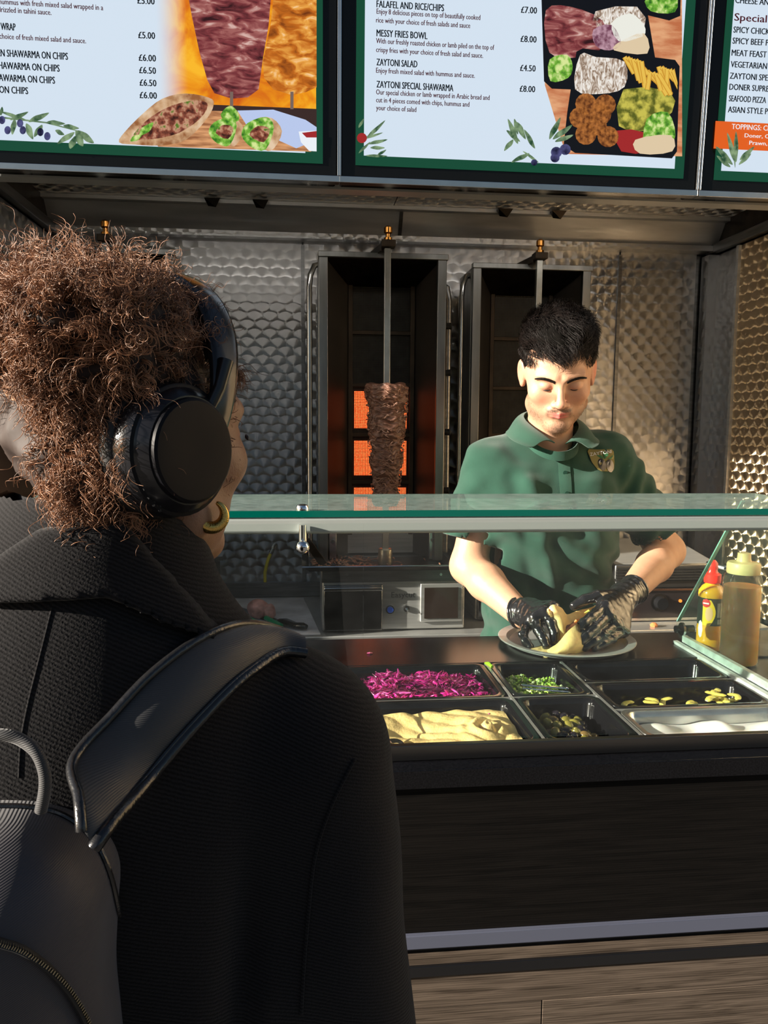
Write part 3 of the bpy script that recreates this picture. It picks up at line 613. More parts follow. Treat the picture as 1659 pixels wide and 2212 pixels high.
    P = [(X(.452), Yy(2.44), 1.10), (X(.452), Yy(2.44), 1.88), (X(.445), Yy(2.44), 1.92), (X(.428), Yy(2.45), 1.93)]
    MB().tube(P, .010, 12).build('side_pipe', STEEL_D, g)
    for z in (1.30, 1.48, 1.66, 1.80):
        MB().cyl((X(.428), Yy(2.41), z), (X(.455), Yy(2.40), z), .008, .011, 10).build('gas_tap', BLACKM, g)
    return g
g1 = grill(0, 0, 'vertical kebab grill with glowing burners behind the meat cone', (0, 0, 1, 1, 1))
g2 = grill(.475, .10, 'vertical kebab grill with unlit burners behind the server', (0, 0, 0, 0, 0))
g3 = grill(-.79, .04, 'vertical kebab grill hidden behind the customer with curly hair', (0, 0, 0, 0, 0))
# raised lettering on the first grill's front
cu = bpy.data.curves.new('t', 'FONT'); cu.body = 'Easycut'; cu.size = .024; cu.extrude = .0006; cu.resolution_u = 2; ob = bpy.data.objects.new('t', cu)
me = ob.to_mesh().copy(); ob.to_mesh_clear(); bpy.data.objects.remove(ob); me.transform(Matrix.Translation((.258, 2.2493, .998)) @ Matrix.Rotation(R(90), 4, 'X')); me.materials.append(STEEL_D); link_mesh('lettering', me, g1)
# meat cone
def meat_fn(p):
    z = p[..., 2]; t = np.clip((z-1.262)/(1.618-1.262), 0, 1)
    r = .030+.030*t**.8+.004*np.sin(z*60)
    ang = np.arctan2(p[..., 1]-2.3, p[..., 0]-.2465)
    rr = np.hypot(p[..., 1]-2.3, p[..., 0]-.2465)
    lay = np.abs(((z*62+.9*np.sin(ang*2+z*30)+.6*np.sin(ang*5+z*55+1)) % 1)-.5)*.010
    blob = .0035*wob(p, 190)+.003*wob(p, 90, 2)
    top = 1.617+.004*np.sin(ang*3)+.006*wob(p, 90)
    return np.maximum(np.maximum(rr-(r+blob-lay*.9+.002), z-top), 1.262-z)*.7
MEAT = mat('roast_meat', (.20, .10, .068), .42, spec=.5, var=.55, vs=70, bump=.003, bs=90, attr=False, scl=(1, 1, 2.2))
mk = sdf_obj('meat_cone', meat_fn, (.165, 2.22, 1.25), (.328, 2.38, 1.64), .0022, MEAT)
tag(mk, 'browned cone of stacked shawarma meat on the spit by the glowing burners', 'meat')
strips = []
for k in range(210):
    z = rnd.uniform(1.275, 1.61); a = rnd.uniform(math.pi*1.0, math.pi*2.0); t = (z-1.262)/.356; r = .034+.031*t**.8
    n = 7; L_ = rnd.uniform(.012, .035)/r; mb = MB(); pts = []
    dz = rnd.uniform(-.006, .006)
    for i in range(n):
        aa = a+(i/(n-1)-.5)*L_; rr = r+.0018*math.sin(i*1.7+k); pts.append((.2465+rr*math.cos(aa), 2.3+rr*math.sin(aa), z+dz*math.sin(i*.9)+rnd.uniform(-.0008, .0008)))
    mb.tube(pts, [.0006]+[rnd.uniform(.0014, .003)]*(n-2)+[.0006], 5, .5); strips.append((np.array([tuple(v) for v in mb.v]), mb.f))
mb = MB()
for v, f in strips: mb.add(v, f)
ms = mb.build('meat_layer', mat('meat_strip', (.33, .19, .135), .35, var=.5, vs=90), mk, smooth=True, ang=80); ms['kind'] = 'stuff'
# scraps in tray
mb = MB()
for k in range(170):
    x = .03+.30*abs(rnd.gauss(0, .42)); y = rnd.uniform(2.225, 2.43); z = 1.090
    if x > .42: continue
    a = rnd.uniform(0, 6.28); L_ = rnd.uniform(.006, .02); h = .008*max(0, 1-x/.2)
    pts = [(x+math.cos(a)*L_*(i-1), y+math.sin(a)*L_*(i-1), z+h*rnd.random()+.003*(i == 1)) for i in range(3)]
    pts = [(min(max(p[0], .024), .41), min(max(p[1], 2.224), 2.43), p[2]) for p in pts]
    mb.tube(pts, [.001, rnd.uniform(.002, .0045), .001], 6, .6)
sc = mb.build('meat_scraps', mat('cut_meat', (.30, .16, .10), .5, var=.5, vs=60), None, ang=80); tag(sc, 'shaved meat scraps lying in the drip tray below the meat cone', 'meat', kind='stuff')
# carving knife standing in the tray
kn = thing('meat_scoop', 'greasy long scoop leaning over the left end of the drip tray', 'scoop', (.06, 2.24, 1.095))
MB().bar((.012, 2.22, 1.175), (.062, 2.25, 1.098), .022, .003, (0, 1, .2)).build('blade', RUST, kn, bevel=.001)
MB().bar((-.01, 2.205, 1.215), (.012, 2.22, 1.175), .014, .010, (0, 1, .2)).build('handle', RUST, kn, bevel=.003)
# scrap tray, gas tap with yellow hose behind customer
ty = thing('small_tray', 'small steel tray of meat scraps behind the customer\'s chin', 'tray', (-.20, 2.3, 1.11))
mb = MB().box(-.298, -.235, 2.26, 2.44, 1.108, 1.112); mb.bar((-.298, 2.26, 1.11), (-.225, 2.26, 1.118), .004, .012); mb.box(-.296, -.26, 2.43, 2.44, 1.112, 1.15); mb.build('tray_body', STEEL_B, ty, smooth=False)
MB().box(-.29, -.25, 2.30, 2.42, .90, 1.108).build('stand', GREASE, ty, smooth=False)
mb = MB()
for k in range(24): mb.tube([(rnd.uniform(-.293, -.25), rnd.uniform(2.28, 2.40), 1.114), (rnd.uniform(-.293, -.25), rnd.uniform(2.28, 2.40), 1.122)], rnd.uniform(.002, .005), 5)
mb.build('scraps', mat('orange_scrap', (.5, .2, .08), .5), ty)
ho = thing('gas_hose', 'yellow gas hose with metal tap on the patterned back wall', 'hose', (-.10, 2.73, .95))
MB().tube([(-.128, 2.72, .955), (-.128, 2.72, .99), (-.118, 2.72, 1.03), (-.108, 2.725, 1.055)], .006, 10).build('yellow_hose', mat('yellow_rubber', (.75, .6, .02), .4), ho)
MB().tube([(-.108, 2.725, 1.055), (-.100, 2.725, 1.072), (-.092, 2.745, 1.082)], .008, 10).build('tap', STEEL_B, ho)
# cutting sheet, meat lump, knife and green peeler
cb = tag(MB().add([(-.32, 2.70, .8985), (.005, 2.69, .8985), (.052, 2.215, .8985), (-.26, 2.215, .8985), (-.32, 2.70, .9045), (.005, 2.69, .9045), (.052, 2.215, .9045), (-.26, 2.215, .9045)],
    [(3, 2, 1, 0), (4, 5, 6, 7), (0, 1, 5, 4), (1, 2, 6, 5), (2, 3, 7, 6), (3, 0, 4, 7)]).build('cutting_board', mat('stained_white_board', (.62, .62, .66), .5, var=.35, vs=9, detail=8), bevel=.002), 'stained white cutting board on the back counter beside the grill', 'cutting board')
kf = thing('carving_knife', 'long carving knife with black handle lying on the white board', 'knife', (-.03, 2.3, .906))
MB().add([(-.22, 2.52, .906), (-.20, 2.545, .906), (-.052, 2.335, .908), (-.075, 2.31, .908), (-.22, 2.52, .909), (-.20, 2.545, .909), (-.052, 2.335, .911), (-.075, 2.31, .911)],
    [(3, 2, 1, 0), (4, 5, 6, 7), (0, 1, 5, 4), (1, 2, 6, 5), (2, 3, 7, 6), (3, 0, 4, 7)]).build('blade', mat('knife_blade', (.1, .09, .09), .25, 1), kf, smooth=False)
MB().tube([(-.068, 2.325, .916), (-.05, 2.30, .919), (-.02, 2.265, .917), (.0, 2.25, .918), (.012, 2.243, .916)], [.008, .013, .011, .013, .009], 12, .8).build('handle', BLACKPL, kf)
pe = thing('green_tongs', 'green plastic tongs lying on the white board beside the knife', 'tongs', (-.10, 2.29, .906))
P = [(-.16, 2.36, .914), (-.13, 2.31, .914), (-.10, 2.265, .914), (-.075, 2.255, .914), (-.062, 2.275, .914), (-.085, 2.32, .914), (-.11, 2.37, .914)]
MB().tube(P, .0075, 8, 1.0).build('loop', mat('green_plastic', (.0, .28, .12), .35), pe)
ml = sdf_obj('meat_lump', lambda p: np.minimum(s_ell(p, (-.135, 2.40, .936), (.034, .03, .03)), s_ell(p, (-.098, 2.385, .930), (.018, .02, .026)))+.003*wob(p, 120), (-.19, 2.34, .90), (-.06, 2.45, .98), .003, mat('raw_pink', (.55, .28, .24), .4, var=.5, vs=40))
tag(ml, 'pinkish raw meat lump on the white board beside green tongs', 'meat')
# contact grill at the right
cg = thing('contact_grill', 'steel contact grill with ribbed lid and round knob on the right back counter', 'grill', (1.12, 2.42, .898))
MB().box(.962, 1.34, 2.30, 2.62, .905, 1.0).build('base', mat('grill_front_black', (.02, .015, .015), .2), cg, bevel=.006)
MB().box(.96, 1.345, 2.295, 2.30, .902, .910).build('bottom_trim', STEEL_B, cg)
MB().box(.96, 1.345, 2.293, 2.30, .996, 1.002).build('upper_trim', mat('copper_reflect', (.5, .25, .15), .25, 1), cg)
MB().box(.965, 1.31, 2.31, 2.60, 1.0, 1.025).build('lower_plate', BLACKM, cg, bevel=.004)
for k in range(5): MB().box(.965, 1.31, 2.300, 2.31, 1.028+k*.0085, 1.033+k*.0085).build('rib', BLACKM, cg)
MB().box(.965, 1.30, 2.315, 2.60, 1.028, 1.075).build('upper_plate', STEEL_D, cg, bevel=.004)
MB().add([(.965, 2.32, 1.075), (1.30, 2.32, 1.075), (1.28, 2.58, 1.12), (.95, 2.58, 1.12), (.965, 2.58, 1.075), (1.30, 2.58, 1.075)], [(0, 1, 2, 3), (0, 4, 5, 1), (3, 2, 5, 4), (0, 3, 4), (1, 5, 2)]).build('lid', STEEL, cg, bevel=.004)
MB().tube([(1.27, 2.33, 1.072), (1.30, 2.28, 1.068), (1.35, 2.27, 1.075), (1.37, 2.30, 1.078)], .009, 10).build('handle', STEEL_B, cg)
MB().cyl((1.105, 2.301, .958), (1.105, 2.275, .958), .021, .018, 24).build('knob', BLACKPL, cg)
MB().cyl((1.105, 2.302, .958), (1.105, 2.297, .958), .028, n=24).build('dial_ring', GREASE, cg)
MB().cyl((1.172, 2.301, .962), (1.172, 2.296, .962), .005, n=12).build('orange_light', emi('orange_led', (1, .25, .03), 2), cg)
MB().cyl((1.03, 2.301, .962), (1.03, 2.296, .962), .004, n=12).build('green_light', emi('green_led', (.02, .6, .2), .8), cg)
tag(MB().lathe([(.001, 0), (.01, .0), (.012, .006), (.006, .012), (.001, .012)], (1.06, 2.235, .8985), 7).build('food_scrap', mat('orange_scrap2', (.6, .2, .06), .6)), 'orange food scrap on the counter edge below the contact grill', 'scrap')
# ================================================================== FRONT COUNTER
def wood(name, c0, c1, scale=6, rough=.5):
    m = bpy.data.materials.new(name); m.use_nodes = True; t = m.node_tree; b = t.nodes['Principled BSDF']; L = t.links
    tc = nd(t, 'ShaderNodeTexCoord'); mp = nd(t, 'ShaderNodeMapping'); mp.inputs['Scale'].default_value = (1, 1, 26); L.new(tc.outputs['Object'], mp.inputs[0])
    n = nd(t, 'ShaderNodeTexNoise'); n.inputs['Scale'].default_value = scale; n.inputs['Detail'].default_value = 10; n.inputs['Distortion'].default_value = 1.2; L.new(mp.outputs[0], n.inputs[0])
    wv = nd(t, 'ShaderNodeTexWave'); wv.bands_direction = 'Z'; wv.inputs['Scale'].default_value = 3.5; wv.inputs['Distortion'].default_value = 5; wv.inputs['Detail'].default_value = 5; wv.inputs['Detail Scale'].default_value = 2.2; L.new(mp.outputs[0], wv.inputs[0])
    M = NM(t); f = M('ADD', M('MULTIPLY', n.outputs[0], .88), M('MULTIPLY', wv.outputs['Fac'], .12))
    L.new(ramp(t, f, [(.3, c0), (.62, c1)]), b.inputs['Base Color']); b.inputs['Roughness'].default_value = rough; b.inputs['Specular IOR Level'].default_value = .12
    bp = nd(t, 'ShaderNodeBump'); bp.inputs['Distance'].default_value = .0008; L.new(f, bp.inputs['Height']); L.new(bp.outputs[0], b.inputs['Normal']); return m
DWOOD = wood('dark_laminate', (.0015, .0013, .0011), (.006, .005, .0043), 5, .6); GWOOD = wood('grey_wood', (.035, .026, .019), (.12, .092, .07), 6, .7)
GRAN = mat('black_granite', (.004, .004, .005), .22, spec=.3, var=.6, vs=400, bump=.0001, bs=900)
CX0, CX1 = -2.2, 1.44
fc = thing('service_counter', 'black service counter with stone edge, dark wood front and grey wood base', 'counter', (.2, 1.3, 0))
MB().box(CX0, CX1, 1.0625, 1.66, .2, .71).build('carcass', BLACKM, fc, smooth=False)
# stone rail round the well
for n, a in (('stone_edge', (CX0, CX1, 1.030, 1.064, .9985, 1.0265)), ('stone_top', (CX0, CX1, 1.468, 1.66, 1.02, 1.040)), ('stone_top', (CX0, -.53, 1.0715, 1.468, 1.02, 1.040)), ('stone_top', (.797, CX1, 1.0715, 1.468, 1.02, 1.036))):
    MB().box(*a).build(n, GRAN, fc, bevel=.0015)
MB().box(CX0, CX1, 1.0625, 1.068, .71, 1.025).build('front_liner', BLACKM, fc, smooth=False)
MB().box(CX0, CX1, 1.465, 1.655, .84, 1.019).build('rear_liner', BLACKM, fc, smooth=False)
for x in (-.53, .80): MB().box(x, x+.01, 1.068, 1.465, .84, 1.019).build('end_liner', BLACKM, fc, smooth=False)
lip = MB().box(CX0, CX1, 1.060, 1.063, 1.0268, 1.0485); lip.box(CX0, CX1, 1.060, 1.071, 1.0465, 1.0493); lip.build('steel_lip', mat('lip_steel', (.16, .15, .14), .3, 1, var=.12, vs=6, scl=(1, 1, 12)), fc, bevel=.001)
for i, (x, x9) in enumerate(((-2.2, -.101), (-.1, CX1))): MB().box(x, x9, 1.040, 1.062, .780, .9983).build('plank', DWOOD, fc, smooth=False)
MB().box(CX0, CX1, 1.034, 1.062, .757, .779).build('pale_strip', mat('pale_aluminium', (.10, .11, .155), .45, .2), fc, bevel=.002)
MB().box(CX0, CX1, 1.046, 1.062, .746, .757).build('shadow_gap', BLACKM, fc, smooth=False)
MB().box(CX0, CX1, 1.040, 1.062, .730, .746).build('wood_strip', GWOOD, fc, smooth=False)
MB().box(CX0, CX1, 1.036, 1.062, .713, .7295).build('black_trim', BLACKPL, fc, bevel=.001)
zr = [.712, .661, .56, .46, .36, .26, .201]
for k in range(6):
    xs = [CX0, -.8, CX1] if k % 2 == 0 else [CX0, -.7, .348, CX1]
    for a, b in zip(xs, xs[1:]): MB().box(a+.0006, b-.0006, 1.040, 1.062, zr[k+1]+.0006, zr[k]).build('plank', GWOOD, fc, bevel=.0008)
MB().box(CX0, CX1, 1.05, 1.64, 0, .2).build('plinth', BLACKM, fc, smooth=False)

# ------------------------------------------------------------------ glass screen
SHELFG = glass('shelf_glass', (.80, .92, .87), dust=.11); PANEG = glass('pane_glass', (.97, .99, .98), dust=.004, dcol=(.8, .85, .85)); SIDEG = glass('side_glass', (.94, .98, .96), dust=.008)
EDGEG = mat('green_glass_edge', (.0, .10, .075), .12, spec=.6); EDGEL = mat('light_glass_edge', (.25, .5, .42), .15)
gs = thing('glass_sneeze_guard', 'green-edged glass food screen with top shelf above the salad pans', 'glass screen', (.1, 1.2, 1.04))
for x0, x1 in ((-2.1, -.9), (-.897, .83)):
    MB().box(x0, x1, 1.098, 1.365, 1.372, 1.380).build('shelf_pane', SHELFG, gs, smooth=False)
    MB().box(x0, x1, 1.0955, 1.0979, 1.3715, 1.3805).build('front_edge', EDGEG, gs, smooth=False)
    MB().box(x0, x1, 1.3652, 1.3665, 1.372, 1.380).build('rear_edge', mat('rear_glass_edge', (.02, .06, .05), .2), gs, smooth=False)
MB().box(-2.1, .83, 1.096, 1.112, 1.3475, 1.3712).build('grey_rail', mat('satin_aluminium', (.36, .39, .37), .5, .2), gs, bevel=.005, seg=4)
for x0, x1 in ((-2.1, -.9), (-.897, .0846), (.0849, .795)):
    MB().box(x0, x1, 1.0720, 1.0770, 1.0505, 1.365).build('front_pane', PANEG, gs, smooth=False)
bx, by = .001, 1.07
MB().lathe([(.001, 0), (.009, 0), (.009, .004), (.0075, .007), (.003, .0085), (.001, .0085)], (bx, by+.035, 1.3805), 20).build('bolt_cap', CHROME, gs)
MB().cyl((bx, by+.035, 1.362), (bx, by+.035, 1.372), .007).build('bolt_washer', EDGEL, gs)
MB().cyl((bx, 1.088, 1.335), (bx, 1.088, 1.362), .0055).build('bolt_stem', CHROME, gs)
MB().lathe([(.0005, -.0095), (.004, -.0085), (.0075, -.006), (.0092, -.002), (.0092, .002), (.0075, .006), (.004, .0085), (.0005, .0095)], (bx, 1.072, 1.333), 20).build('ball_clamp', CHROME, gs)
# side pane with foot channel
prof = [(1.36, 1.368), (1.08, 1.368), (1.08, 1.052), (1.54, 1.046), (1.575, 1.052), (1.59, 1.082)]
sp_ = MB().prism([(.803, y, z) for y, z in prof], (.006, 0, 0)).build('side_pane', SIDEG, gs, smooth=False)
MB().bar((.806, 1.585, 1.085), (.806, 1.362, 1.366), .007, .003, (0, 1, 1)).build('side_pane_edge', EDGEL, gs, smooth=False)
mb = MB().bar((.796, 1.575, 1.0405), (.796, 1.08, 1.0405), .011, .010); mb.bar((.8165, 1.575, 1.046), (.8165, 1.08, 1.046), .011, .020)
mb.build('foot_channel', mat('zinc_channel', (.62, .66, .64), .5, .4, var=.25, vs=40), gs, bevel=.001)
MB().cyl((.785, 1.555, 1.075), (.825, 1.555, 1.075), .008, n=16).build('rubber_bolt', BLACKPL, gs)
MB().cyl((.798, 1.555, 1.075), (.8025, 1.555, 1.075), .014, n=20).build('bolt_washer', STEEL_B, gs)
MB().lathe([(.0005, -.018), (.006, -.014), (.009, 0), (.006, .014), (.0005, .018)], (.8105, 1.500, 1.090), 16, .12, 1).build('pane_sticker', mat('white_sticker', (.8, .85, .8), .5), gs)

# ------------------------------------------------------------------ pans
PZ = 1.040
PBLK = mat('black_pan', (.005, .005, .006), .14, spec=.4)
def rrect(x0, x1, y0, y1, r, n=5):
    P = []
    for cx, cy, a0 in ((x1-r, y1-r, 0), (x0+r, y1-r, 90), (x0+r, y0+r, 180), (x1-r, y0+r, 270)):
        for i in range(n+1):
            a = R(a0+90*i/n); P.append((cx+r*math.cos(a), cy+r*math.sin(a)))
    return P
def pan(label, x0, x1, y0, y1, depth=.09, m=None, rim=.009, lev=0):
    m = m or PBLK; vs = []; fs = []
    prof = [(.022, -depth-.003), (.013, -.010), (.001, -.005), (0, -.002), (.001, 0), (rim, 0), (rim+.002, -.001), (rim+.005, -.010), (rim+.013, -depth+.008), (rim+.018, -depth)]
    for ins, z in prof:
        r = max(.004, .020-ins*.3)
        vs += [(x, y, PZ+lev+z) for x, y in rrect(x0+ins, x1-ins, y0+ins, y1-ins, r)]
    k = 24
    for i in range(len(prof)-1): fs += [(i*k+j, i*k+(j+1) % k, (i+1)*k+(j+1) % k, (i+1)*k+j) for j in range(k)]
    fs += [tuple(range(k))[::-1], tuple((len(prof)-1)*k+j for j in range(k))]
    t = thing('food_pan', label, 'food pan', ((x0+x1)/2, (y0+y1)/2, PZ-depth), 'food pans set in the counter')
    MB().add(vs, fs).build('tray', m, t, ang=50); return t
pan('black pan heaped with magenta shredded cabbage', .062, .350, 1.275, 1.465)
pan('black pan spread with pale hummus at the steel lip', .055, .352, 1.079, 1.270)
pan('small black pan of chopped green lettuce', .359, .502, 1.275, 1.465)
pan('small black pan holding green and black olives', .359, .502, 1.079, 1.270)
pan('empty long black pan nearest the round metal plate', .511, .790, 1.338, 1.465)
pan('long black pan with a few pickled yellow pepper strips', .511, .790, 1.203, 1.333)
pan('stainless steel pan of white yoghurt sauce', .511, .790, 1.079, 1.198, .075, mat('pan_steel', (.62, .62, .58), .25, .9, var=.15, vs=20))
pan('black pan with ribbed edge left of the cabbage', -.225, .052, 1.275, 1.465)
pan('black pan left of the hummus, behind the customer\'s shoulder', -.225, .047, 1.079, 1.270)
ps = MB()
for x in (.3555, .5065): ps.box(x-.0025, x+.0025, 1.079, 1.465, 1.030, 1.0395)
ps.box(-.23, .505, 1.2710, 1.2742, 1.030, 1.0393); ps.box(.508, .795, 1.3337, 1.3374, 1.030, 1.0393); ps.box(.508, .795, 1.1985, 1.2025, 1.030, 1.0393); pb = ps.build('pan_support_bar', STEEL, None, smooth=False); tag(pb, 'thin steel bars supporting the food pans', 'bar')
# shredded cabbage
def shreds(name, label, cat, x0, x1, y0, y1, zf, n, m, lr, wr, cols, par=None):
    parts = []; C = []
    for k in range(n):
        x = rng.uniform(x0, x1); y = rng.uniform(y0, y1); L_ = rng.uniform(*lr); w_ = rng.uniform(*wr); a = rng.uniform(0, 6.28); tilt = rng.uniform(-.5, .6)
        d = np.array([math.cos(a)*math.cos(tilt), math.sin(a)*math.cos(tilt), math.sin(tilt)]); s_ = np.cross(d, rng.normal(size=3)); s_ /= np.linalg.norm(s_); nn = np.cross(s_, d)
        c = np.array([x, y, zf(x, y)+rng.uniform(-.008, .005)]); bend = rng.uniform(-.35, .35)
        V = []
        for i in range(5):
            t = i/4-.5; ww = w_*(1-abs(2*t)**3*.7); q = c+d*L_*t+s_*bend*L_*(.25-t*t)*1.4+nn*.0015*math.sin(i*2+k)
            V += [q+s_*ww/2+nn*ww*.12, q-s_*ww/2, q+nn*ww*.35]
        V = np.array(V); V[:, 0] = np.clip(V[:, 0], x0-.003, x1+.003); V[:, 1] = np.clip(V[:, 1], y0-.003, y1+.003)
        F = [(3*i+a_, 3*i+b_, 3*i+3+b_, 3*i+3+a_) for i in range(4) for a_, b_ in ((0, 1), (1, 2), (2, 0))]
        parts.append((V, np.array(F))); cc = np.array(cols[rng.integers(len(cols))])*rng.uniform(.75, 1.25); C.append(np.tile(cc, (15, 1)))
    V, F = join_np(parts); me = np_mesh(name, V, F); set_col(me, np.concatenate(C)); me.materials.append(m); o = link_mesh(name, me); return tag(o, label, cat, kind='stuff')
def bed(name, x0, x1, y0, y1, zf, m, nu=30, nv=24, bottom=.95):
    def f(u, v):
        x = x0+(x1-x0)*u; y = y0+(y1-y0)*v; return (x, y, zf(x, y))
    mb = MB().grid(f, nu, nv); n = len(mb.v)
    mb.add([(x0, y0, bottom), (x1, y0, bottom), (x1, y1, bottom), (x0, y1, bottom)], [(3, 2, 1, 0)])
    return mb.build(name, m, None, ang=60)
def w2(x, y, f, s=0): return float(wob(np.array([x, y, s*.1]), f, s))
CABM = mat('red_cabbage', rough=.25, spec=.6, attr=True, sub=.15); LETM = mat('chopped_lettuce', rough=.35, attr=True, sub=.1)
zc = lambda x, y: 1.026+.009*w2(x, y, 38, 1)+.006*w2(x, y, 90, 2)-.010*(abs(x-.205)/.13)**4
ccol = [(.62, .010, .22), (.75, .02, .28), (.45, .008, .18), (.80, .05, .36), (.30, .006, .13), (.85, .12, .45)]
cab = shreds('shredded_cabbage', 'magenta pickled shredded cabbage heaped in its black pan', 'cabbage', .085, .328, 1.296, 1.444, zc, 2300, CABM, (.014, .036), (.0035, .0075), ccol)
cbed = bed('cabbage_base', .083, .330, 1.294, 1.446, lambda x, y: zc(x, y)-.010, mat('cabbage_dark', (.16, .008, .08), .4)); og = ORG[cab.name]; cbed.location = cbed.location-og; cbed.parent = cab; cbed['kind'] = 'stuff'
zl = lambda x, y: 1.010+.012*w2(x, y, 42, 3)+.004*w2(x, y, 110, 1)
lcol = [(.36, .62, .06), (.50, .74, .12), (.66, .80, .28), (.24, .48, .03), (.78, .85, .45), (.42, .68, .08)]
let = shreds('chopped_lettuce', 'bright green chopped lettuce in the small black pan', 'lettuce', .384, .478, 1.298, 1.430, zl, 900, LETM, (.006, .014), (.004, .009), lcol)
lb = bed('lettuce_base', .382, .480, 1.296, 1.432, lambda x, y: zl(x, y)-.008, mat('lettuce_dark', (.08, .18, .02), .5)); lb.location = lb.location-ORG[let.name]; lb.parent = let; lb['kind'] = 'stuff'
tg = thing('tongs', 'steel tongs lying in the chopped lettuce', 'tongs', (.44, 1.35, 1.0))
for dz, dy in ((0, 0), (.004, .010)): MB().bar((.395, 1.345+dy, 1.028+dz), (.478, 1.325+dy, 1.026+dz), .006, .003).build('arm', CHROME, tg, bevel=.001)
# hummus
HUM = mat('hummus', (.84, .62, .25), .45, var=.10, vs=30, bump=.0015, bs=160, sub=.1)
def zh(x, y):
    z = 1.023+.005*w2(x, y, 26, 2)
    z += .018*math.exp(-(((x-.275)/.048)**2+((y-1.165)/.055)**2))*(1+.10*w2(x, y, 60, 1))
    z -= .012*math.exp(-(((x-.15)/.035)**2+((y-1.19)/.03)**2)); z += .003*abs(math.sin(x*60+y*75+1.6*w2(x, y, 30)))+.0016*w2(x, y, 140, 2)
    z += .006*math.sin(math.hypot(x-.285, (y-1.15))*330)*math.exp(-(((x-.285)/.03)**2+((y-1.15)/.03)**2))
    return min(z, 1.052)
tag(bed('hummus', .078, .332, 1.094, 1.249, zh, HUM, 110, 70), 'pale yellow hummus swirled in the pan behind the steel lip', 'hummus', kind='stuff')
sp = thing('serving_spoon', 'metal serving spoon stuck in the hummus', 'spoon', (.1, 1.15, 1.03))
P = [(.056, 1.240, 1.072), (.09, 1.19, 1.052), (.118, 1.145, 1.036), (.130, 1.125, 1.026)]
MB().tube(P, [.004, .0035, .003, .004], 8, .5).build('handle', STEEL_B, sp)
MB().lathe([(.001, 0), (.010, .001), (.016, .006), (.0185, .012), (.017, .012), (.001, .005)], (.135, 1.118, 1.017), 18, .8, 1.1).build('bowl', STEEL_B, sp)
tag(MB().tube([(.300, 1.236, 1.022), (.306, 1.228, 1.026), (.312, 1.232, 1.022)], [.002, .004, .002], 6).build('cabbage_scrap', mat('cabbage_bit', (.6, .03, .2), .3)), 'stray magenta cabbage shred on the hummus', 'cabbage')
tag(MB().tube([(.130, 1.545, 1.0415), (.135, 1.543, 1.0425), (.141, 1.546, 1.0415)], [.001, .002, .001], 6).build('cabbage_scrap', mat('cabbage_bit2', (.6, .03, .2), .3)), 'tiny magenta cabbage shred on the black worktop behind the cabbage pan', 'cabbage')
tag(MB().tube([(.352, 1.455, 1.043), (.356, 1.444, 1.045), (.360, 1.430, 1.043)], [.002, .004, .003], 8).build('green_chilli_end', mat('chilli_green', (.35, .6, .03), .25)), 'green chilli end on the rim between cabbage and lettuce pans', 'chilli')
# yoghurt
def zy(x, y):
    return 1.018+.007*w2(x, y, 30, 4)+.020*math.exp(-(((x-.655)/.025)**2+((y-1.135)/.04)**2))+.016*math.exp(-(((x-.74)/.04)**2+((y-1.125)/.04)**2))+.010*math.exp(-(((x-.56)/.03)**2+((y-1.15)/.03)**2))
tag(bed('yoghurt_sauce', .532, .769, 1.092, 1.178, zy, mat('yoghurt', (.80, .80, .76), .3, sub=.2), 80, 40, .97), 'white yoghurt sauce in the stainless steel pan', 'sauce', kind='stuff')
# olives
def olive(name, m, hole):
    prof = [(.0003, -.0105), (.0035, -.0098), (.0062, -.007), (.0078, -.003), (.0080, .001), (.0070, .005), (.0050, .0085), (.0028, .0100)]
    prof += [(.0022, .0085), (.0003, .0080)] if hole else [(.0003, .0104)]
    mb = MB().lathe(prof, n=14); me = bpy.data.meshes.new(name); me.from_pydata(mb.v, [], mb.f); me.update(); auto(me, 60); me.materials.append(m); return me
GOL = olive('green_olive', mat('green_olive_skin', (.22, .19, .035), .22, var=.3, vs=60, spec=.6), True); KOL = olive('black_olive', mat('black_olive_skin', (.012, .009, .014), .16, spec=.6), False)
GO2 = olive('green_olive', mat('olive_brown_skin', (.16, .10, .03), .22, var=.3, vs=60, spec=.6), True)
pos = []
for layer, (zz, n) in enumerate(((.980, 55), (.992, 52), (1.004, 48), (1.016, 40))):
    tries = 0; c = 0
    while c < n and tries < 1500:
        tries += 1; x = rnd.uniform(.392, .470 if layer < 3 else .46); y = rnd.uniform(1.105, 1.236); z = zz+.004*rnd.random()-.010*max(0, (x-.44)/.03)
        if all((x-a)**2+(y-b)**2+(z-d)**2 > .0150**2 for a, b, d, in pos): pos.append((x, y, z)); c += 1
for x, y, z in pos:
    k = rnd.random(); black = (k < .33) or (x > .455 and k < .7)
    me = KOL if black else (GOL if k < .8 else GO2); o = bpy.data.objects.new(me.name, me); COL.objects.link(o); o.location = (x, y, z); o.rotation_euler = (rnd.uniform(.5, 2.4), rnd.uniform(-1, 1), rnd.uniform(0, 6.28))
    tag(o, 'shiny black olive in the olive heap of the small black pan' if black else 'pitted green olive in the olive heap of the small black pan', 'olive', 'black olives in the small pan' if black else 'green olives in the small pan')
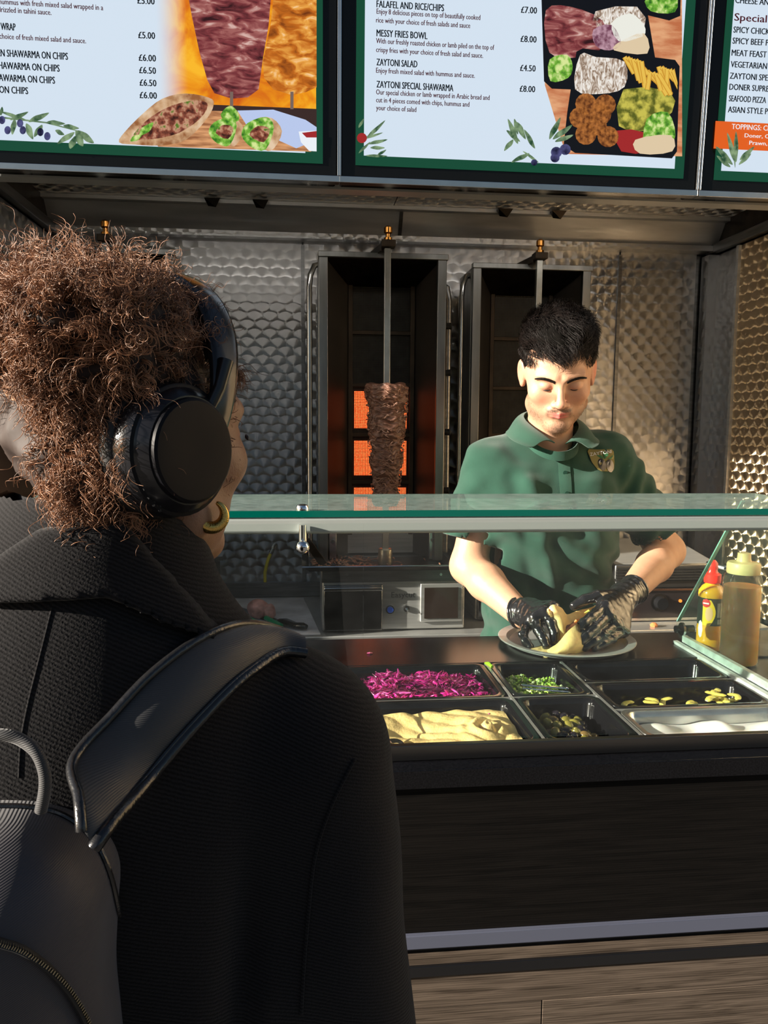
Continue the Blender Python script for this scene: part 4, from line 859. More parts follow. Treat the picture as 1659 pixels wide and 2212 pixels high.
# pickled pepper strips
PEP = mat('pickled_pepper', (.66, .58, .12), .25, var=.2, vs=30, spec=.6, sub=.2)
for k in range(36):
    g_ = k/36; x = .535+.22*(k % 26)/26 if k < 26 else rnd.uniform(.70, .755); y = rnd.uniform(1.225, 1.30) if k < 26 else rnd.uniform(1.235, 1.31); a = rnd.uniform(0, 6.28) ; r = rnd.uniform(.012, .024); z = 1.004+.004*(k % 5)+(.016 if k >= 26 else 0)
    th0 = rnd.uniform(0, 6); span = rnd.uniform(1.2, 2.6); til = rnd.uniform(-.25, .5); pts = []
    for i in range(9):
        t = th0+span*i/8; lx = r*math.cos(t); ly = r*math.sin(t)*.8; pts.append((min(max(x+lx, .540), .760), min(max(y+ly, 1.228), 1.310), z+abs(ly)*til+.002))
    o = MB().tube(pts, [.002]+[.0056]*7+[.002], 8, .45).build('pepper_strip', PEP); tag(o, 'pickled yellow pepper strip in the long black pan', 'pickle', 'pickled pepper strips')
# green scoop tip, left
sg = thing('green_scoop', 'bright green plastic scoop on the worktop behind the left pan', 'scoop', (.0, 1.49, 1.04))
MB().lathe([(.004, 0), (.010, .001), (.014, .012), (.016, .026), (.0145, .026), (.012, .013), (.004, .004)], (.002, 1.50, 1.041), 20).build('cup', mat('bright_green_plastic', (.08, .62, .1), .3, sub=.1), sg)
# black lever beside green scoop
# ------------------------------------------------------------------ round plate and wrap
pl = MB().lathe([(.001, 0), (.112, 0), (.122, .002), (.128, .010), (.142, .0115), (.1435, .0135), (.142, .0145), (.126, .0125), (.119, .0045), (.110, .0025), (.001, .0025)], (.558, 1.585, 1.0405), 64)
tag(pl.build('round_metal_plate', mat('plate_steel', (.50, .50, .49), .42, .55, var=.12, vs=30), ang=30), 'round metal plate under the folded flatbread', 'plate')
BRD = mat('flatbread', (.96, .67, .27), .6, var=.14, vs=40, bump=.0012, bs=120, sub=.15)
wp = thing('flatbread_wrap', 'half-folded flatbread wrap held in black gloves over the plate', 'wrap', (.55, 1.56, 1.056))
def sheet(top, bot, bulge, th=.0035, nu=24, nv=10):
    T = [Vector(at(*p)) for p in top]; B = [Vector(at(*p)) for p in bot]
    def pl_(P, u):
        s_ = u*(len(P)-1); i = min(int(s_), len(P)-2); t = s_-i; p0, p1, p2, p3 = P[max(i-1, 0)], P[i], P[i+1], P[min(i+2, len(P)-1)]
        return .5*((2*p1)+(p2-p0)*t+(2*p0-5*p1+4*p2-p3)*t*t+(3*p1-p0-3*p2+p3)*t**3)
    def f(u, v):
        a = pl_(T, u); b = pl_(B, u); q = a.lerp(b, v); q.y -= bulge*math.sin(math.pi*v)*math.sin(math.pi*min(1, .12+.95*u)); q += Vector((0, 0, .0015*math.sin(u*19+v*7))); return q
    return MB().grid(f, nu, nv, th)
sheet([(1183, 1409, 1.50), (1205, 1392, 1.505), (1232, 1362, 1.52), (1262, 1336, 1.56), (1290, 1322, 1.60), (1325, 1330, 1.63)], [(1182, 1414, 1.50), (1206, 1410, 1.495), (1236, 1409, 1.50), (1268, 1407, 1.53), (1300, 1400, 1.56), (1342, 1388, 1.59)], .020).build('front_fold', BRD, wp, ang=80)
sheet([(1187, 1314, 1.575), (1196, 1307, 1.575), (1210, 1316, 1.585), (1225, 1328, 1.59), (1255, 1318, 1.60), (1290, 1306, 1.62)], [(1210, 1400, 1.555), (1218, 1400, 1.55), (1230, 1398, 1.56), (1245, 1396, 1.57), (1265, 1398, 1.58), (1300, 1396, 1.60)], .018).build('back_fold', BRD, wp, ang=80)
sheet([(1187, 1314, 1.574), (1184, 1316, 1.568), (1188, 1322, 1.564)], [(1212, 1370, 1.555), (1208, 1372, 1.55), (1204, 1380, 1.545)], .004, nu=8).build('curled_edge', BRD, wp, ang=80)
sheet([(1137, 1401, 1.545), (1160, 1400, 1.54), (1196, 1402, 1.53), (1240, 1404, 1.54)], [(1140, 1409, 1.520), (1163, 1413, 1.505), (1187, 1420, 1.49), (1230, 1411, 1.50)], .0).build('lower_layer', BRD, wp, ang=80)
FIL = mat('spiced_filling', (.16, .05, .02), .4, var=.6, vs=70)
cF = at(1262, 1345, 1.565)
fl = sdf_obj('filling', lambda p: s_cap(p, at(1222, 1362, 1.555), at(1295, 1336, 1.58), .010, .013)+.003*wob(p, 230), cF-.055, cF+.055, .0022, FIL, wp)
for (a, b_, c) in (((1262, 1324), (1282, 1320), (.65, .6, .05)), ((1238, 1347), (1252, 1338), (.7, .22, .03)), ((1268, 1331), (1290, 1328), (.75, .3, .05))):
    MB().tube([at(a[0], a[1], 1.563), at((a[0]+b_[0])/2, (a[1]+b_[1])/2-2, 1.560), at(b_[0], b_[1], 1.565)], [.001, .0035, .001], 6).build('filling_piece', mat('filling_bit', c, .4), wp)
# ------------------------------------------------------------------ bottles at the right
bo = thing('sauce_bottle', 'yellow sauce bottle with red cap and black label beside the glass', 'bottle', (.848, 1.53, 1.037))
c = (.848, 1.53, 1.037)
MB().lathe([(.001, 0), (.024, 0), (.0265, .004), (.0265, .050), (.0255, .054), (.0255, .115), (.0265, .118), (.0255, .126), (.019, .136), (.0125, .141), (.012, .150), (.001, .150)], c, 36).build('body', mat('yellow_sauce', (.75, .36, .01), .15, coat=.5, sub=.2), bo)
MB().lathe([(.0258, .056), (.0262, .056), (.0262, .113), (.0258, .113)], c, 36).build('label_wrap', mat('black_label', (.012, .015, .012), .3), bo)
MB().lathe([(.001, .143), (.0165, .143), (.0172, .147), (.0172, .160), (.014, .163), (.001, .163)], c, 20).build('red_cap', mat('red_plastic', (.80, .02, .01), .3, sub=.1), bo)
MB().lathe([(.012, .162), (.0085, .168), (.0095, .174), (.009, .184), (.004, .190), (.001, .190)], c, 12, 1.1, .8).build('cap_nozzle', mat('red_plastic2', (.80, .02, .01), .3, sub=.1), bo)
def wrapq(name, m, a0, a1, z0, z1, r, n=10, shape=None):
    def f(u, v):
        uu, vv = (u, v) if not shape else shape(u, v); a = R(a0+(a1-a0)*uu); return (c[0]+r*math.cos(a), c[1]+r*math.sin(a), c[2]+z0+(z1-z0)*vv)
    MB().grid(f, n, n).build(name, m, bo)
rd = lambda u, v: (.5+.5*(2*u-1)*math.sqrt(max(0, 1-(2*v-1)**2)), v)
wrapq('label_figure', mat('label_yellow', (.85, .55, .02), .4), 205, 262, .056, .110, .0264, shape=lambda u, v: (u*(.6+.4*math.sin(v*3.1)), v)); wrapq('label_roundel', mat('label_red', (.7, .02, .03), .4), 202, 238, .094, .112, .0267, shape=rd)
wrapq('label_print', mat('label_pink', (.8, .45, .25), .4), 218, 250, .066, .096, .0266, shape=rd); wrapq('label_band', mat('label_white', (.85, .8, .8), .4), 206, 232, .101, .104, .0269)
for k in range(11): wrapq('bar_code', mat('label_grey', (.45, .43, .38), .5) if k == 0 else bpy.data.materials['label_grey'], 272+k*3, 273.6+k*3, .060, .070, .0265, 2)
for k in range(7): wrapq('small_print', bpy.data.materials['label_grey'], 270+k*5, 272.4+k*5, .074, .104, .0265, 2)
b2 = thing('squeeze_bottle', 'clear squeeze bottle of pale orange sauce at the picture edge', 'bottle', (.858, 1.435, 1.037))
c = (.858, 1.435, 1.037)
MB().lathe([(.001, .002), (.032, .002), (.0345, .006), (.0345, .150), (.0335, .156), (.001, .156)], c, 40).build('sauce', mat('orange_sauce', (1.0, .56, .17), .35, sub=.8, var=.15, vs=12), b2)
MB().lathe([(.001, 0), (.034, 0), (.0368, .004), (.0368, .165), (.033, .178), (.028, .182), (.001, .182)], c, 40).build('clear_body', glass('bottle_plastic', (.97, .95, .9), dust=.02, dcol=(.9, .8, .65)), b2)
MB().lathe([(.001, .180), (.030, .180), (.031, .183), (.031, .198), (.029, .202), (.014, .204), (.0125, .210), (.012, .220), (.001, .221)], c, 32).build('screw_cap', mat('cream_cap', (.85, .62, .30), .4, sub=.2), b2)
# ================================================================== THE SERVER
from mathutils.bvhtree import BVHTree
def col_mix(c, mask, new):
    m = np.clip(mask, 0, 1)[:, None]; return c*(1-m)+np.array(new)*m
def gs_(V, c, r): return np.exp(-(((V-np.array(c))/np.array(r))**2).sum(1))
SKIN = mat('skin', rough=.42, spec=.45, sub=.12, attr=True, bump=.0004, bs=600, var=.05, vs=60)
man = thing('person', 'server with short black hair in a green polo shirt folding a wrap', 'person', (.6, 1.85, 0))
HC = Vector((.592, 1.800, 1.628)); HR = Euler((R(27), R(-1), R(-13)), 'XYZ').to_matrix(); HRn = np.array(HR, np.float32)
def to_head(p): return (p-V3(HC))@HRn
def from_head(V): return V@HRn.T.astype(float)+np.array(HC)
def head_sdf(p, ears=True):
    ax = p*V3((1, 1, 1)); q = p.copy(); q[..., 0] = np.abs(q[..., 0])       # symmetric
    d = s_ell(q, (0, .012, .038), (.0765, .097, .090))
    d = su(d, s_ell(q, (0, -.028, -.012), (.069, .064, .082)), .03)
    d = su(d, s_cap(q, (0, -.066, -.100), (.050, -.014, -.074), .022, .022), .028)
    d = su(d, s_ell(q, (0, -.040, -.062), (.056, .048, .056)), .02)
    d = su(d, s_ell(q, (0, -.080, -.103), (.024, .014, .015)), .018)
    d = su(d, s_ell(q, (.046, -.060, -.026), (.020, .022, .018)), .022)
    d = su(d, s_cap(q, (.012, -.089, .018), (.048, -.074, .021), .0085, .007), .014)
    d = ss(d, s_ell(q, (.030, -.104, .000), (.020, .018, .013)), .014)
    d = su(d, s_ell(q, (.031, -.0765, -.001), (.0165, .0145, .0125)), .004)
    d = ss(d, s_cap(q, (.020, -.0955, .0065), (.043, -.0895, .005), .0012), .004)      # lid crease
    d = su(d, s_cap(q, (0, -.091, .010), (0, -.111, -.030), .0072, .0095), .010)
    d = su(d, s_ell(q, (0, -.113, -.034), (.0122, .0105, .0095)), .006)
    d = su(d, s_ell(q, (.0138, -.103, -.038), (.0078, .010, .0078)), .005)
    d = ss(d, s_ell(q, (.0062, -.110, -.0465), (.0038, .006, .003)), .002)
    d = su(d, s_ell(q, (0, -.088, -.062), (.028, .012, .016)), .012)
    d = su(d, s_cap(q, (0, -.1005, -.0620), (.0195, -.0905, -.0655), .0038, .0018), .003)
    d = su(d, s_cap(q, (0, -.0985, -.0705), (.0180, -.0905, -.0680), .0064, .0028), .003)
    d = ss(d, s_cap(q, (0, -.1060, -.0662), (.0235, -.0945, -.0665), .0006), .0030)
    d = ss(d, s_cap(q, (0, -.1025, -.0785), (.010, -.099, -.0785), .0028), .007)
    # ear
    e = s_ell(q, (.0815, .010, -.006), (.0075, .018, .031), Matrix.Rotation(R(-22), 3, 'Z') @ Matrix.Rotation(R(-8), 3, 'X'))
    e = ss(e, s_ell(q, (.0895, .004, .001), (.0065, .0095, .019)), .004)
    e = su(e, s_ell(q, (.079, .002, -.030), (.006, .008, .009)), .006)
    if ears: d = su(d, e, .006)
    return d
def body_sdf(p):
    d = s_cap(p, (.592, 1.835, 1.545), (.595, 1.875, 1.40), .052, .060)
    d = su(d, s_ell(p, (.597, 1.895, 1.30), (.12, .07, .12)), .05)
    return d
EL, WL_ = at(1012, 1222, 1.86), at(1128, 1330, 1.66); ER, WR_ = at(1440, 1190, 1.90), at(1358, 1283, 1.68)
SL, SR = (.450, 1.885, 1.365), (.752, 1.89, 1.385)
def head_world(p): return head_sdf(to_head(p).astype(np.float32))
def man_fn(p): return su(head_world(p), body_sdf(p), .02)
hv, hf = surfnet(man_fn, (.47, 1.66, 1.36), (.71, 1.96, 1.76), .0022)
def arms(p):
    d = 1e3*np.ones(p.shape[:-1], np.float32)
    for S, E_, W_, sg in ((SL, EL, WL_, -1), (SR, ER, WR_, 1)):
        E_ = V3(E_); W_ = V3(W_); S = V3(S); M_ = E_+(W_-E_)*.35
        a = s_cap(p, S, E_, .045, .043); a = su(a, s_cap(p, E_, M_, .042, .043), .02); a = su(a, s_cap(p, M_, W_, .042, .0285), .015)
        d = np.minimum(d, a)
    d = su(d, s_ell(p, (.605, 1.900, 1.12), (.130, .070, .30)), .03)
    return d
av, af = surfnet(arms, (.28, 1.58, .75), (.98, 2.02, 1.44), .0055)
V, F = join_np([(hv, hf), (av, af)])
for _ in range(1):
    acc = np.zeros_like(V); cn = np.zeros(len(V))
    for i in range(4): np.add.at(acc, F[:, i], V[F[:, (i+1) % 4]]); np.add.at(cn, F[:, i], 1)
    V = V*.6+.4*acc/np.maximum(cn, 1)[:, None]
Hl = (V-np.array(HC))@np.array(HR, float); Hs = Hl.copy(); Hs[:, 0] = np.abs(Hs[:, 0])
C = np.tile(np.array((.56, .315, .20)), (len(V), 1))
ishead = Hl[:, 2] > -.14
C = col_mix(C, gs_(Hs, (.040, -.075, -.030), (.024, .03, .020))*.45*ishead, (.62, .25, .17))
C = col_mix(C, gs_(Hs, (0, -.115, -.034), (.014, .02, .014))*.4*ishead, (.62, .25, .18))
C = col_mix(C, gs_(Hs, (.088, .01, -.006), (.012, .03, .035))*.7*ishead, (.62, .20, .14))
C = col_mix(C, gs_(Hs, (.030, -.088, -.004), (.017, .014, .006))*.6*ishead, (.50, .20, .14))
beard = np.clip(gs_(Hs, (.0, -.085, -.104), (.030, .03, .017))+gs_(Hs, (.046, -.045, -.080), (.022, .04, .020))+gs_(Hs, (.062, -.015, -.050), (.014, .03, .032))+1.2*gs_(Hs, (.014, -.098, -.0555), (.016, .014, .0048))+.9*gs_(Hs, (.026, -.088, -.066), (.005, .014, .012)), 0, 1)*(Hs[:, 1] < .01)
C = col_mix(C, beard*.75*ishead*(.75+.5*rng.random(len(V))), (.10, .065, .045))
lip = np.clip(1.4*gs_(Hs, (.004, -.104, -.0625), (.016, .012, .0030))+1.5*gs_(Hs, (.004, -.102, -.0710), (.014, .012, .0042)), 0, 1)
C = col_mix(C, lip*.85*ishead, (.58, .11, .11)); C = col_mix(C, gs_(Hs, (.004, -.1, -.0663), (.019, .014, .0009))*.8*ishead, (.16, .03, .03))
C = col_mix(C, gs_(Hs, (.0, 0, .125), (.09, .12, .05))*.5*ishead, (.1, .06, .04))
me = np_mesh('body', V, F); set_col(me, C); me.materials.append(SKIN); link_mesh('body', me, man)
LASH = mat('dark_lashes', (.02, .012, .01), .6)
def hp(x, y, z): return tuple(from_head(np.array([x, y, z], float)))
for s in (-1, 1):
    MB().tube([hp(s*(.0175+.0275*t), -.0925+.010*(2*t-1)**2+.006*t, -.0068-.0022*math.sin(math.pi*t)) for t in np.linspace(0, 1, 9)], [.0004, .0009, .0011, .0012, .0012, .0012, .0011, .0009, .0004], 6).build('eyelash', LASH, man)
# hair curves helper
def strands(name, P, rad, m, parent, tip=.15):
    n, k, _ = P.shape; hc = bpy.data.hair_curves.new(name); hc.add_curves([k]*n)
    og = np.array(ORG[parent.name]); hc.attributes['position'].data.foreach_set('vector', (P-og).astype(np.float32).ravel())
    r = hc.attributes.get('radius') or hc.attributes.new('radius', 'FLOAT', 'POINT'); rr = np.tile(rad*(1-(1-tip)*np.linspace(0, 1, k)**2), n)
    r.data.foreach_set('value', rr.astype(np.float32)); hc.materials.append(m); o = bpy.data.objects.new(name, hc); COL.objects.link(o); o.parent = parent; ORG[o.name] = ORG[parent.name].copy(); return o
def hairmat(name, c, var=.35, rough=.35, spec=.5):
    m = mat(name, c, rough, spec=spec); t = m.node_tree; hi = nd(t, 'ShaderNodeHairInfo'); mr = nd(t, 'ShaderNodeMapRange'); mr.inputs[3].default_value = 1-var; mr.inputs[4].default_value = 1+var; t.links.new(hi.outputs['Random'], mr.inputs[0])
    v = nd(t, 'ShaderNodeVectorMath', operation='SCALE'); v.inputs[0].default_value = c; t.links.new(mr.outputs[0], v.inputs['Scale']); t.links.new(v.outputs[0], t.nodes['Principled BSDF'].inputs['Base Color']); return m
HBLK = hairmat('black_hair', (.010, .007, .006), .5, .42, .18); CORE = mat('hair_core', (.004, .0035, .003), .9, spec=.05)
def hairline(x, y):       # lowest hair height in head space for a direction
    ax_ = np.abs(x); front = .068-.010*np.cos(x*70)+np.where(ax_ > .045, -(ax_-.045)*2.4, 0)
    side = np.where(y < -.020, .0+(-.020-y)*.9, -.055-.0*y)
    f = np.clip((-y-.035)/.035, 0, 1)
    return side*(1-f)+front*f
def hair_sdf(p):
    q = p; d = s_ell(q, (0, .016, .044), (.0795, .099, .096)); d = su(d, s_ell(q, (.0, -.03, .100), (.058, .056, .030)), .03)
    d = d+.004*wob(q, 90)+.003*wob(q, 200, 1)
    hl = hairline(q[..., 0], q[..., 1]); return np.maximum(d, (hl+.004-q[..., 2])*.75)
MH = sdf_obj('hair', hair_sdf, (-.10, -.11, -.06), (.10, .135, .165), .003, CORE, man, xf=from_head)
def scalp_pts(n):
    out = []
    while len(out) < n:
        d = rng.normal(size=3); d /= np.linalg.norm(d)
        p = np.array([0, .014, .042])+d*np.array([.080, .099, .094])
        if p[2] > hairline(p[0], p[1])-.002+.004*rng.normal() and p[1] < .10: out.append((p, d))
    return out
P = []
for p, d in scalp_pts(8000):
    top = np.clip((p[2]-.03)/.07, 0, 1); L_ = .010+.038*top*rng.uniform(.6, 1.2); k = 10
    fwd = np.array([.25*np.sign(p[0]+.02)*rng.random(), -1, -.1]) if p[2] > .06 else np.array([0, -.2, -1.0])
    tn = fwd-d*(fwd@d); tn /= np.linalg.norm(tn)+1e-6; sd_ = np.cross(tn, d); ph = 3*wob(np.array([p[0], p[1], p[2]]), 45); pts = []
    for i in range(k):
        t = i/(k-1); q = p+tn*L_*t*.9+d*(L_*(.75*t-.48*t*t)+.003*top)+sd_*.007*top*math.sin(t*5+ph)+d*.002*top*math.sin(t*9+ph*2); pts.append(q)
    P.append(pts)
strands('hair_strands', from_head(np.array(P).reshape(-1, 3)).reshape(-1, 10, 3), .00040, HBLK, MH)
# eyebrows and stubble
FB = BVHTree.FromPolygons([Vector(v) for v in hv], [tuple(int(i) for i in f) for f in hf])
for s in (-1, 1):
    P = []
    for k in range(520):
        t = rng.random(); x = s*(.012+.040*t); z = .0125+.0085*math.sin(t*2.3)-.002*t+(rng.random()-.5)*.0085*(1-.5*t); y = -.0975+.010*t+.020*max(0, t-.4)**1.4*1.6
        hh_ = FB.ray_cast(Vector(from_head(np.array([x, -.16, z]))), HR @ Vector((0, 1, 0)))
        if hh_[0] is None: continue
        q = (np.array(hh_[0])-np.array(HC))@np.array(HR, float); q[1] -= .0006; dr = np.array([s*1.0, .25, .45-.8*t]); P.append([q+dr*.0060*u+np.array([0, -.0010*math.sin(3*u)+.0022*t*u, 0]) for u in np.linspace(0, 1, 4)])
    strands('eyebrow', from_head(np.array(P).reshape(-1, 3)).reshape(-1, 4, 3), .00048, HBLK, man)
P = []
for i in rng.choice(len(hv), 60000):
    q = Hl[i]
    a = np.array([abs(q[0]), q[1], q[2]])
    w_ = (gs_(a[None], (0, -.085, -.104), (.030, .03, .016))+gs_(a[None], (.050, -.045, -.078), (.020, .04, .018))+gs_(a[None], (.066, -.010, -.040), (.012, .02, .035))+1.6*gs_(a[None], (.014, -.098, -.0555), (.015, .014, .0042)))[0]
    if rng.random() < w_*.30 and abs(q[2]+.0665) > .008 or (rng.random() < 1.0 and .9*gs_(a[None], (.013, -.098, -.0553), (.013, .014, .0035))[0] > rng.random()):
        n_ = q-np.array([0, .0, -.04]); n_ /= np.linalg.norm(n_); P.append([q+(n_*.5+np.array([0, 0, -1]))*.0022*u for u in np.linspace(0, 1, 3)])
strands('stubble', from_head(np.array(P).reshape(-1, 3)).reshape(-1, 3, 3), .00013, HBLK, man)
# polo shirt
def fabric(name, c, bump=.0004, bs=900, sheen=.4, rough=.9, tw=False, **k):
    m = mat(name, c, rough, spec=.2, bump=bump, bs=bs, var=.08, vs=25, **k); m.node_tree.nodes['Principled BSDF'].inputs['Sheen Weight'].default_value = sheen; return m
POLO = fabric('green_polo_cloth', (.016, .060, .040), .0006, 1100, .25)
def sleeve_axis(S, E_, f): S = np.array(S); E_ = np.array(E_); return S, S+(E_-S)*f
LS = (np.array((.455, 1.88, 1.400)), at(1014, 1168, 1.865)); RS_ = (np.array((.745, 1.885, 1.425)), at(1420, 1150, 1.895))
def folds(p, S, E_, ph):
    ax_ = (E_-S)/np.linalg.norm(E_-S); t = (p-V3(S))@V3(ax_); return .0035*np.sin(t*75+ph+4*p[..., 0]*20)*np.clip(t/.06, 0, 1)
def shirt(p):
    x, y, z = p[..., 0], p[..., 1], p[..., 2]
    ch = s_ell(p, (.602, 1.885, 1.28), (.172, .105, .175)); ch = su(ch, s_box(p, (.612, 1.890, 1.10), (.158, .098, .34), .085), .06)
    ch = su(ch, s_cap(p, (.487, 1.885, 1.412), (.712, 1.888, 1.434), .052, .052), .055); ch = su(ch, s_cap(p, (.545, 1.885, 1.466), (.645, 1.885, 1.476), .045, .045), .04)
    ch = su(ch, s_ell(p, (.53, 1.822, 1.305), (.072, .045, .062)), .04); ch = su(ch, s_ell(p, (.672, 1.826, 1.31), (.072, .042, .062)), .04)
    d = ch
    for (S, E_), ph in ((LS, 0), (RS_, 2)):
        d = su(d, s_cap(p, S, E_, .066, .064)+folds(p, S, E_, ph)*1.1, .035)
    d = d+.0085*np.sin((x*.75+z*.9)*55+2.2*np.sin(z*16+x*9))*np.clip((1.36-z)*9, 0, 1)*.55+.006*wob(p, 34, 1.3)+.003*wob(p, 75, 2.3)
    # drape folds running from the collar and chest
    dr = np.exp(-((x-.545-.25*(1.30-z))/.018)**2)*.011-np.exp(-((x-.505-.22*(1.30-z))/.016)**2)*.006
    d = d-dr*np.clip((1.42-z)*12, 0, 1)*np.clip((z-1.02)*8, 0, 1)
    for (S, E_), nn in ((LS, None), (RS_, None)):
        ax_ = V3((E_-S)/np.linalg.norm(E_-S)); e = (p-V3(E_))@ax_; near = s_cap(p, S, E_+(E_-S), .085, .095)
        d = np.where(near < .0, np.maximum(d, e), d)
        cav = np.maximum(s_cap(p, S+(E_-S)*.55, E_+(E_-S)*.3, .058, .0595), -(e+.03)); d = np.maximum(d, -cav)
    # neck opening
    nk = s_cap(p, (.595, 1.86, 1.47), (.592, 1.81, 1.56), .060, .072); d = ss(d, nk, .006)
    vcut = s_cap(p, (.597, 1.78, 1.46), (.600, 1.79, 1.420), .022, .006); d = ss(d, vcut, .004)
    return d
SV = sdf_obj('polo_shirt', shirt, (.27, 1.70, .76), (1.01, 2.03, 1.50), .0048, POLO, man, relax=1)
dg = bpy.context.evaluated_depsgraph_get()
def bvh_of(o):
    me = o.data; off = ORG[o.name] if o.name in ORG else Vector((0, 0, 0))
    return BVHTree.FromPolygons([v.co+off for v in me.vertices], [tuple(p.vertices) for p in me.polygons])
SB = bvh_of(SV)
def on(bv, p, dist=.004, direction=(0, 1, 0)):
    p = Vector(p); h = bv.ray_cast(p-Vector(direction)*.5, Vector(direction))
    if h[0] is None: h = bv.find_nearest(p)
    return h[0]-Vector(direction)*dist
# collar: two leaves folded over, standing off the neck
CM = fabric('green_collar_cloth', (.018, .066, .044), .0004, 1400, .25)
cc = np.array((.594, 1.850, 1.488))
def collar(sg):
    def f(u, v):
        # u round the neck from the back to the front, v from the neck edge outward
        a = R(90)+sg*-R(168)*u if sg > 0 else R(90)+R(168)*u
        rx, ry = .064, .066
        top = np.array((cc[0]+rx*math.cos(a), cc[1]+ry*math.sin(a)-.012*u, cc[2]+.050-.078*u**1.5+.006*math.sin(3*u)))
        out = np.array((cc[0]+(rx+.036+.012*u)*math.cos(a), cc[1]+(ry+.028-.016*u)*math.sin(a)-.010*u, top[2]-.040+.030*u**3))
        if u > .55: out = out+np.array((sg*.050*((u-.55)/.45)**1.5, 0, 0))
        b = math.sin(math.pi*min(v*1.2, 1))*.010
        q = top*(1-v)+out*v; q[2] += b; return q
    return f
for sg, nm in ((1, 'collar_leaf'), (-1, 'collar_leaf')):
    MB().grid(collar(sg), 34, 8, .0028).build(nm, CM, SV, ang=75)
def band(u, v):
    a = R(90)+R(360)*u; return (cc[0]+.063*math.cos(a), cc[1]+.064*math.sin(a)-.012*abs(math.sin(math.pi*u)), cc[2]+.046-.092*math.sin(math.pi*u)**2-.022*v)
MB().grid(band, 48, 4, .002).build('collar_band', CM, SV, ang=75)
# placket, buttons, badge
PL = MB()
for k in range(13):
    pass
def plk(u, v):
    z = 1.425-.145*v; x = .6005+.028*u-.003*math.sin(v*3); q = on(SB, (x, 1.7, z), .0022+.0012*math.sin(math.pi*u)); return q
MB().grid(plk, 6, 16, .0008).build('placket', CM, SV, ang=75)
def stitched(u, v):
    z = 1.29-.02*v; return on(SB, (.600+.030*u, 1.7, 1.284-.004*v), .0042)
MB().grid(stitched, 6, 2, .0008).build('placket_seam', CM, SV, ang=75)
for z in (1.392, 1.345):
    q = on(SB, (.613, 1.7, z), .0045); mb = MB().cyl(q+Vector((0, .002, 0)), q+Vector((0, -.0012, 0)), .0052, n=20); mb.build('button', mat('dark_green_button', (.015, .05, .035), .25), SV)
def badge(name, m, pts, lay, n=1):
    P = [on(SB, (x, 1.7, z), .0022+lay*.0006) for x, z in pts]; c = sum(P, Vector())/len(P); k = len(P)
    mb = MB(); mb.v = [tuple(c-Vector((0, .0006, 0)))]+[tuple(p) for p in P]+[tuple(p+Vector((0, .0012, 0))) for p in P]; mb.f = [(0, i+1, (i+1) % k+1) for i in range(k)]+[(i+1, i+1+k, (i+1) % k+1+k, (i+1) % k+1) for i in range(k)]
    return mb.build(name, m, SV, smooth=False)
def bp2(px, py): q = at(px, py, 1.79); return (q[0], q[2])
BG = mat('gold_embroidery', (.20, .17, .045), .7, bump=.0004, bs=900)
badge('badge', BG, [bp2(*p) for p in ((1279, 976), (1283, 971), (1305, 972), (1332, 971), (1336, 976), (1336, 1000), (1334, 1015), (1320, 1019), (1300, 1018), (1292, 1014), (1284, 1000))], 0)
OB = mat('black_embroidery', (.006, .006, .006), .35); WB = mat('white_thread', (.6, .6, .58), .6); GB = mat('green_thread', (.02, .12, .04), .7)
for cx, cy, ry in ((1305, 1004, 13), (1324, 1007, 14)):
    badge('badge_olive', OB, [bp2(cx+9.5*math.cos(a), cy+ry*math.sin(a)) for a in np.linspace(0, 6.28, 17)[:-1]], 1)
    badge('badge_shine', WB, [bp2(*p) for p in ((cx-6, cy-2), (cx-5, cy-7), (cx-1, cy-10), (cx-3, cy-6), (cx-5, cy-2))], 2)
for a in (((1314, 992), (1305, 990), (1296, 984), (1306, 984)), ((1314, 992), (1311, 984), (1314, 974), (1317, 984)), ((1314, 992), (1322, 984), (1324, 974), (1317, 982)), ((1316, 991), (1326, 990), (1334, 984), (1328, 992))): badge('badge_leaf', GB, [bp2(*p) for p in a], 1)
cu = bpy.data.curves.new('t', 'FONT'); cu.body = 'ZAYTONI'; cu.size = .0125; cu.resolution_u = 2; cu.offset = .0001; ob = bpy.data.objects.new('t', cu); me = ob.to_mesh().copy(); ob.to_mesh_clear(); bpy.data.objects.remove(ob)
xs = [v.co.x for v in me.vertices]; w0 = max(xs); bx0 = bp2(1282, 986); bx1 = bp2(1330, 979)
for v in me.vertices:
    t = v.co.x/w0; x = bx0[0]+(bx1[0]-bx0[0])*t; z = bx0[1]+(bx1[1]-bx0[1])*t+v.co.y*.85; q = on(SB, (x, 1.7, z), .0045); v.co = q
me.materials.append(WB); link_mesh('badge_lettering', me, SV)
# trousers, legs and shoes behind the counter
TR = fabric('dark_trousers', (.01, .01, .012))
def trs(p):
    q = p.copy(); q[..., 0] = np.abs(q[..., 0]-.605)
    d = s_ell(q, (0, 1.90, .90), (.165, .105, .12)); return su(d, su(s_cap(q, (.085, 1.90, .86), (.095, 1.89, .48), .082, .062), s_cap(q, (.095, 1.89, .48), (.10, 1.93, .10), .060, .052), .02), .04)
sdf_obj('trousers', trs, (.40, 1.75, .03), (.82, 2.05, 1.0), .010, TR, man)
for s in (-1, 1): sdf_obj('shoe', lambda p: np.maximum(su(s_cap(p, (.605+s*.10, 1.95, .04), (.605+s*.105, 1.76, .03), .045, .038), s_ell(p, (.605+s*.10, 1.94, .08), (.045, .06, .05)), .02), -p[..., 2]), (.605+s*.10-.07, 1.70, -.01), (.605+s*.10+.07, 2.04, .15), .007, BLACKM, man)
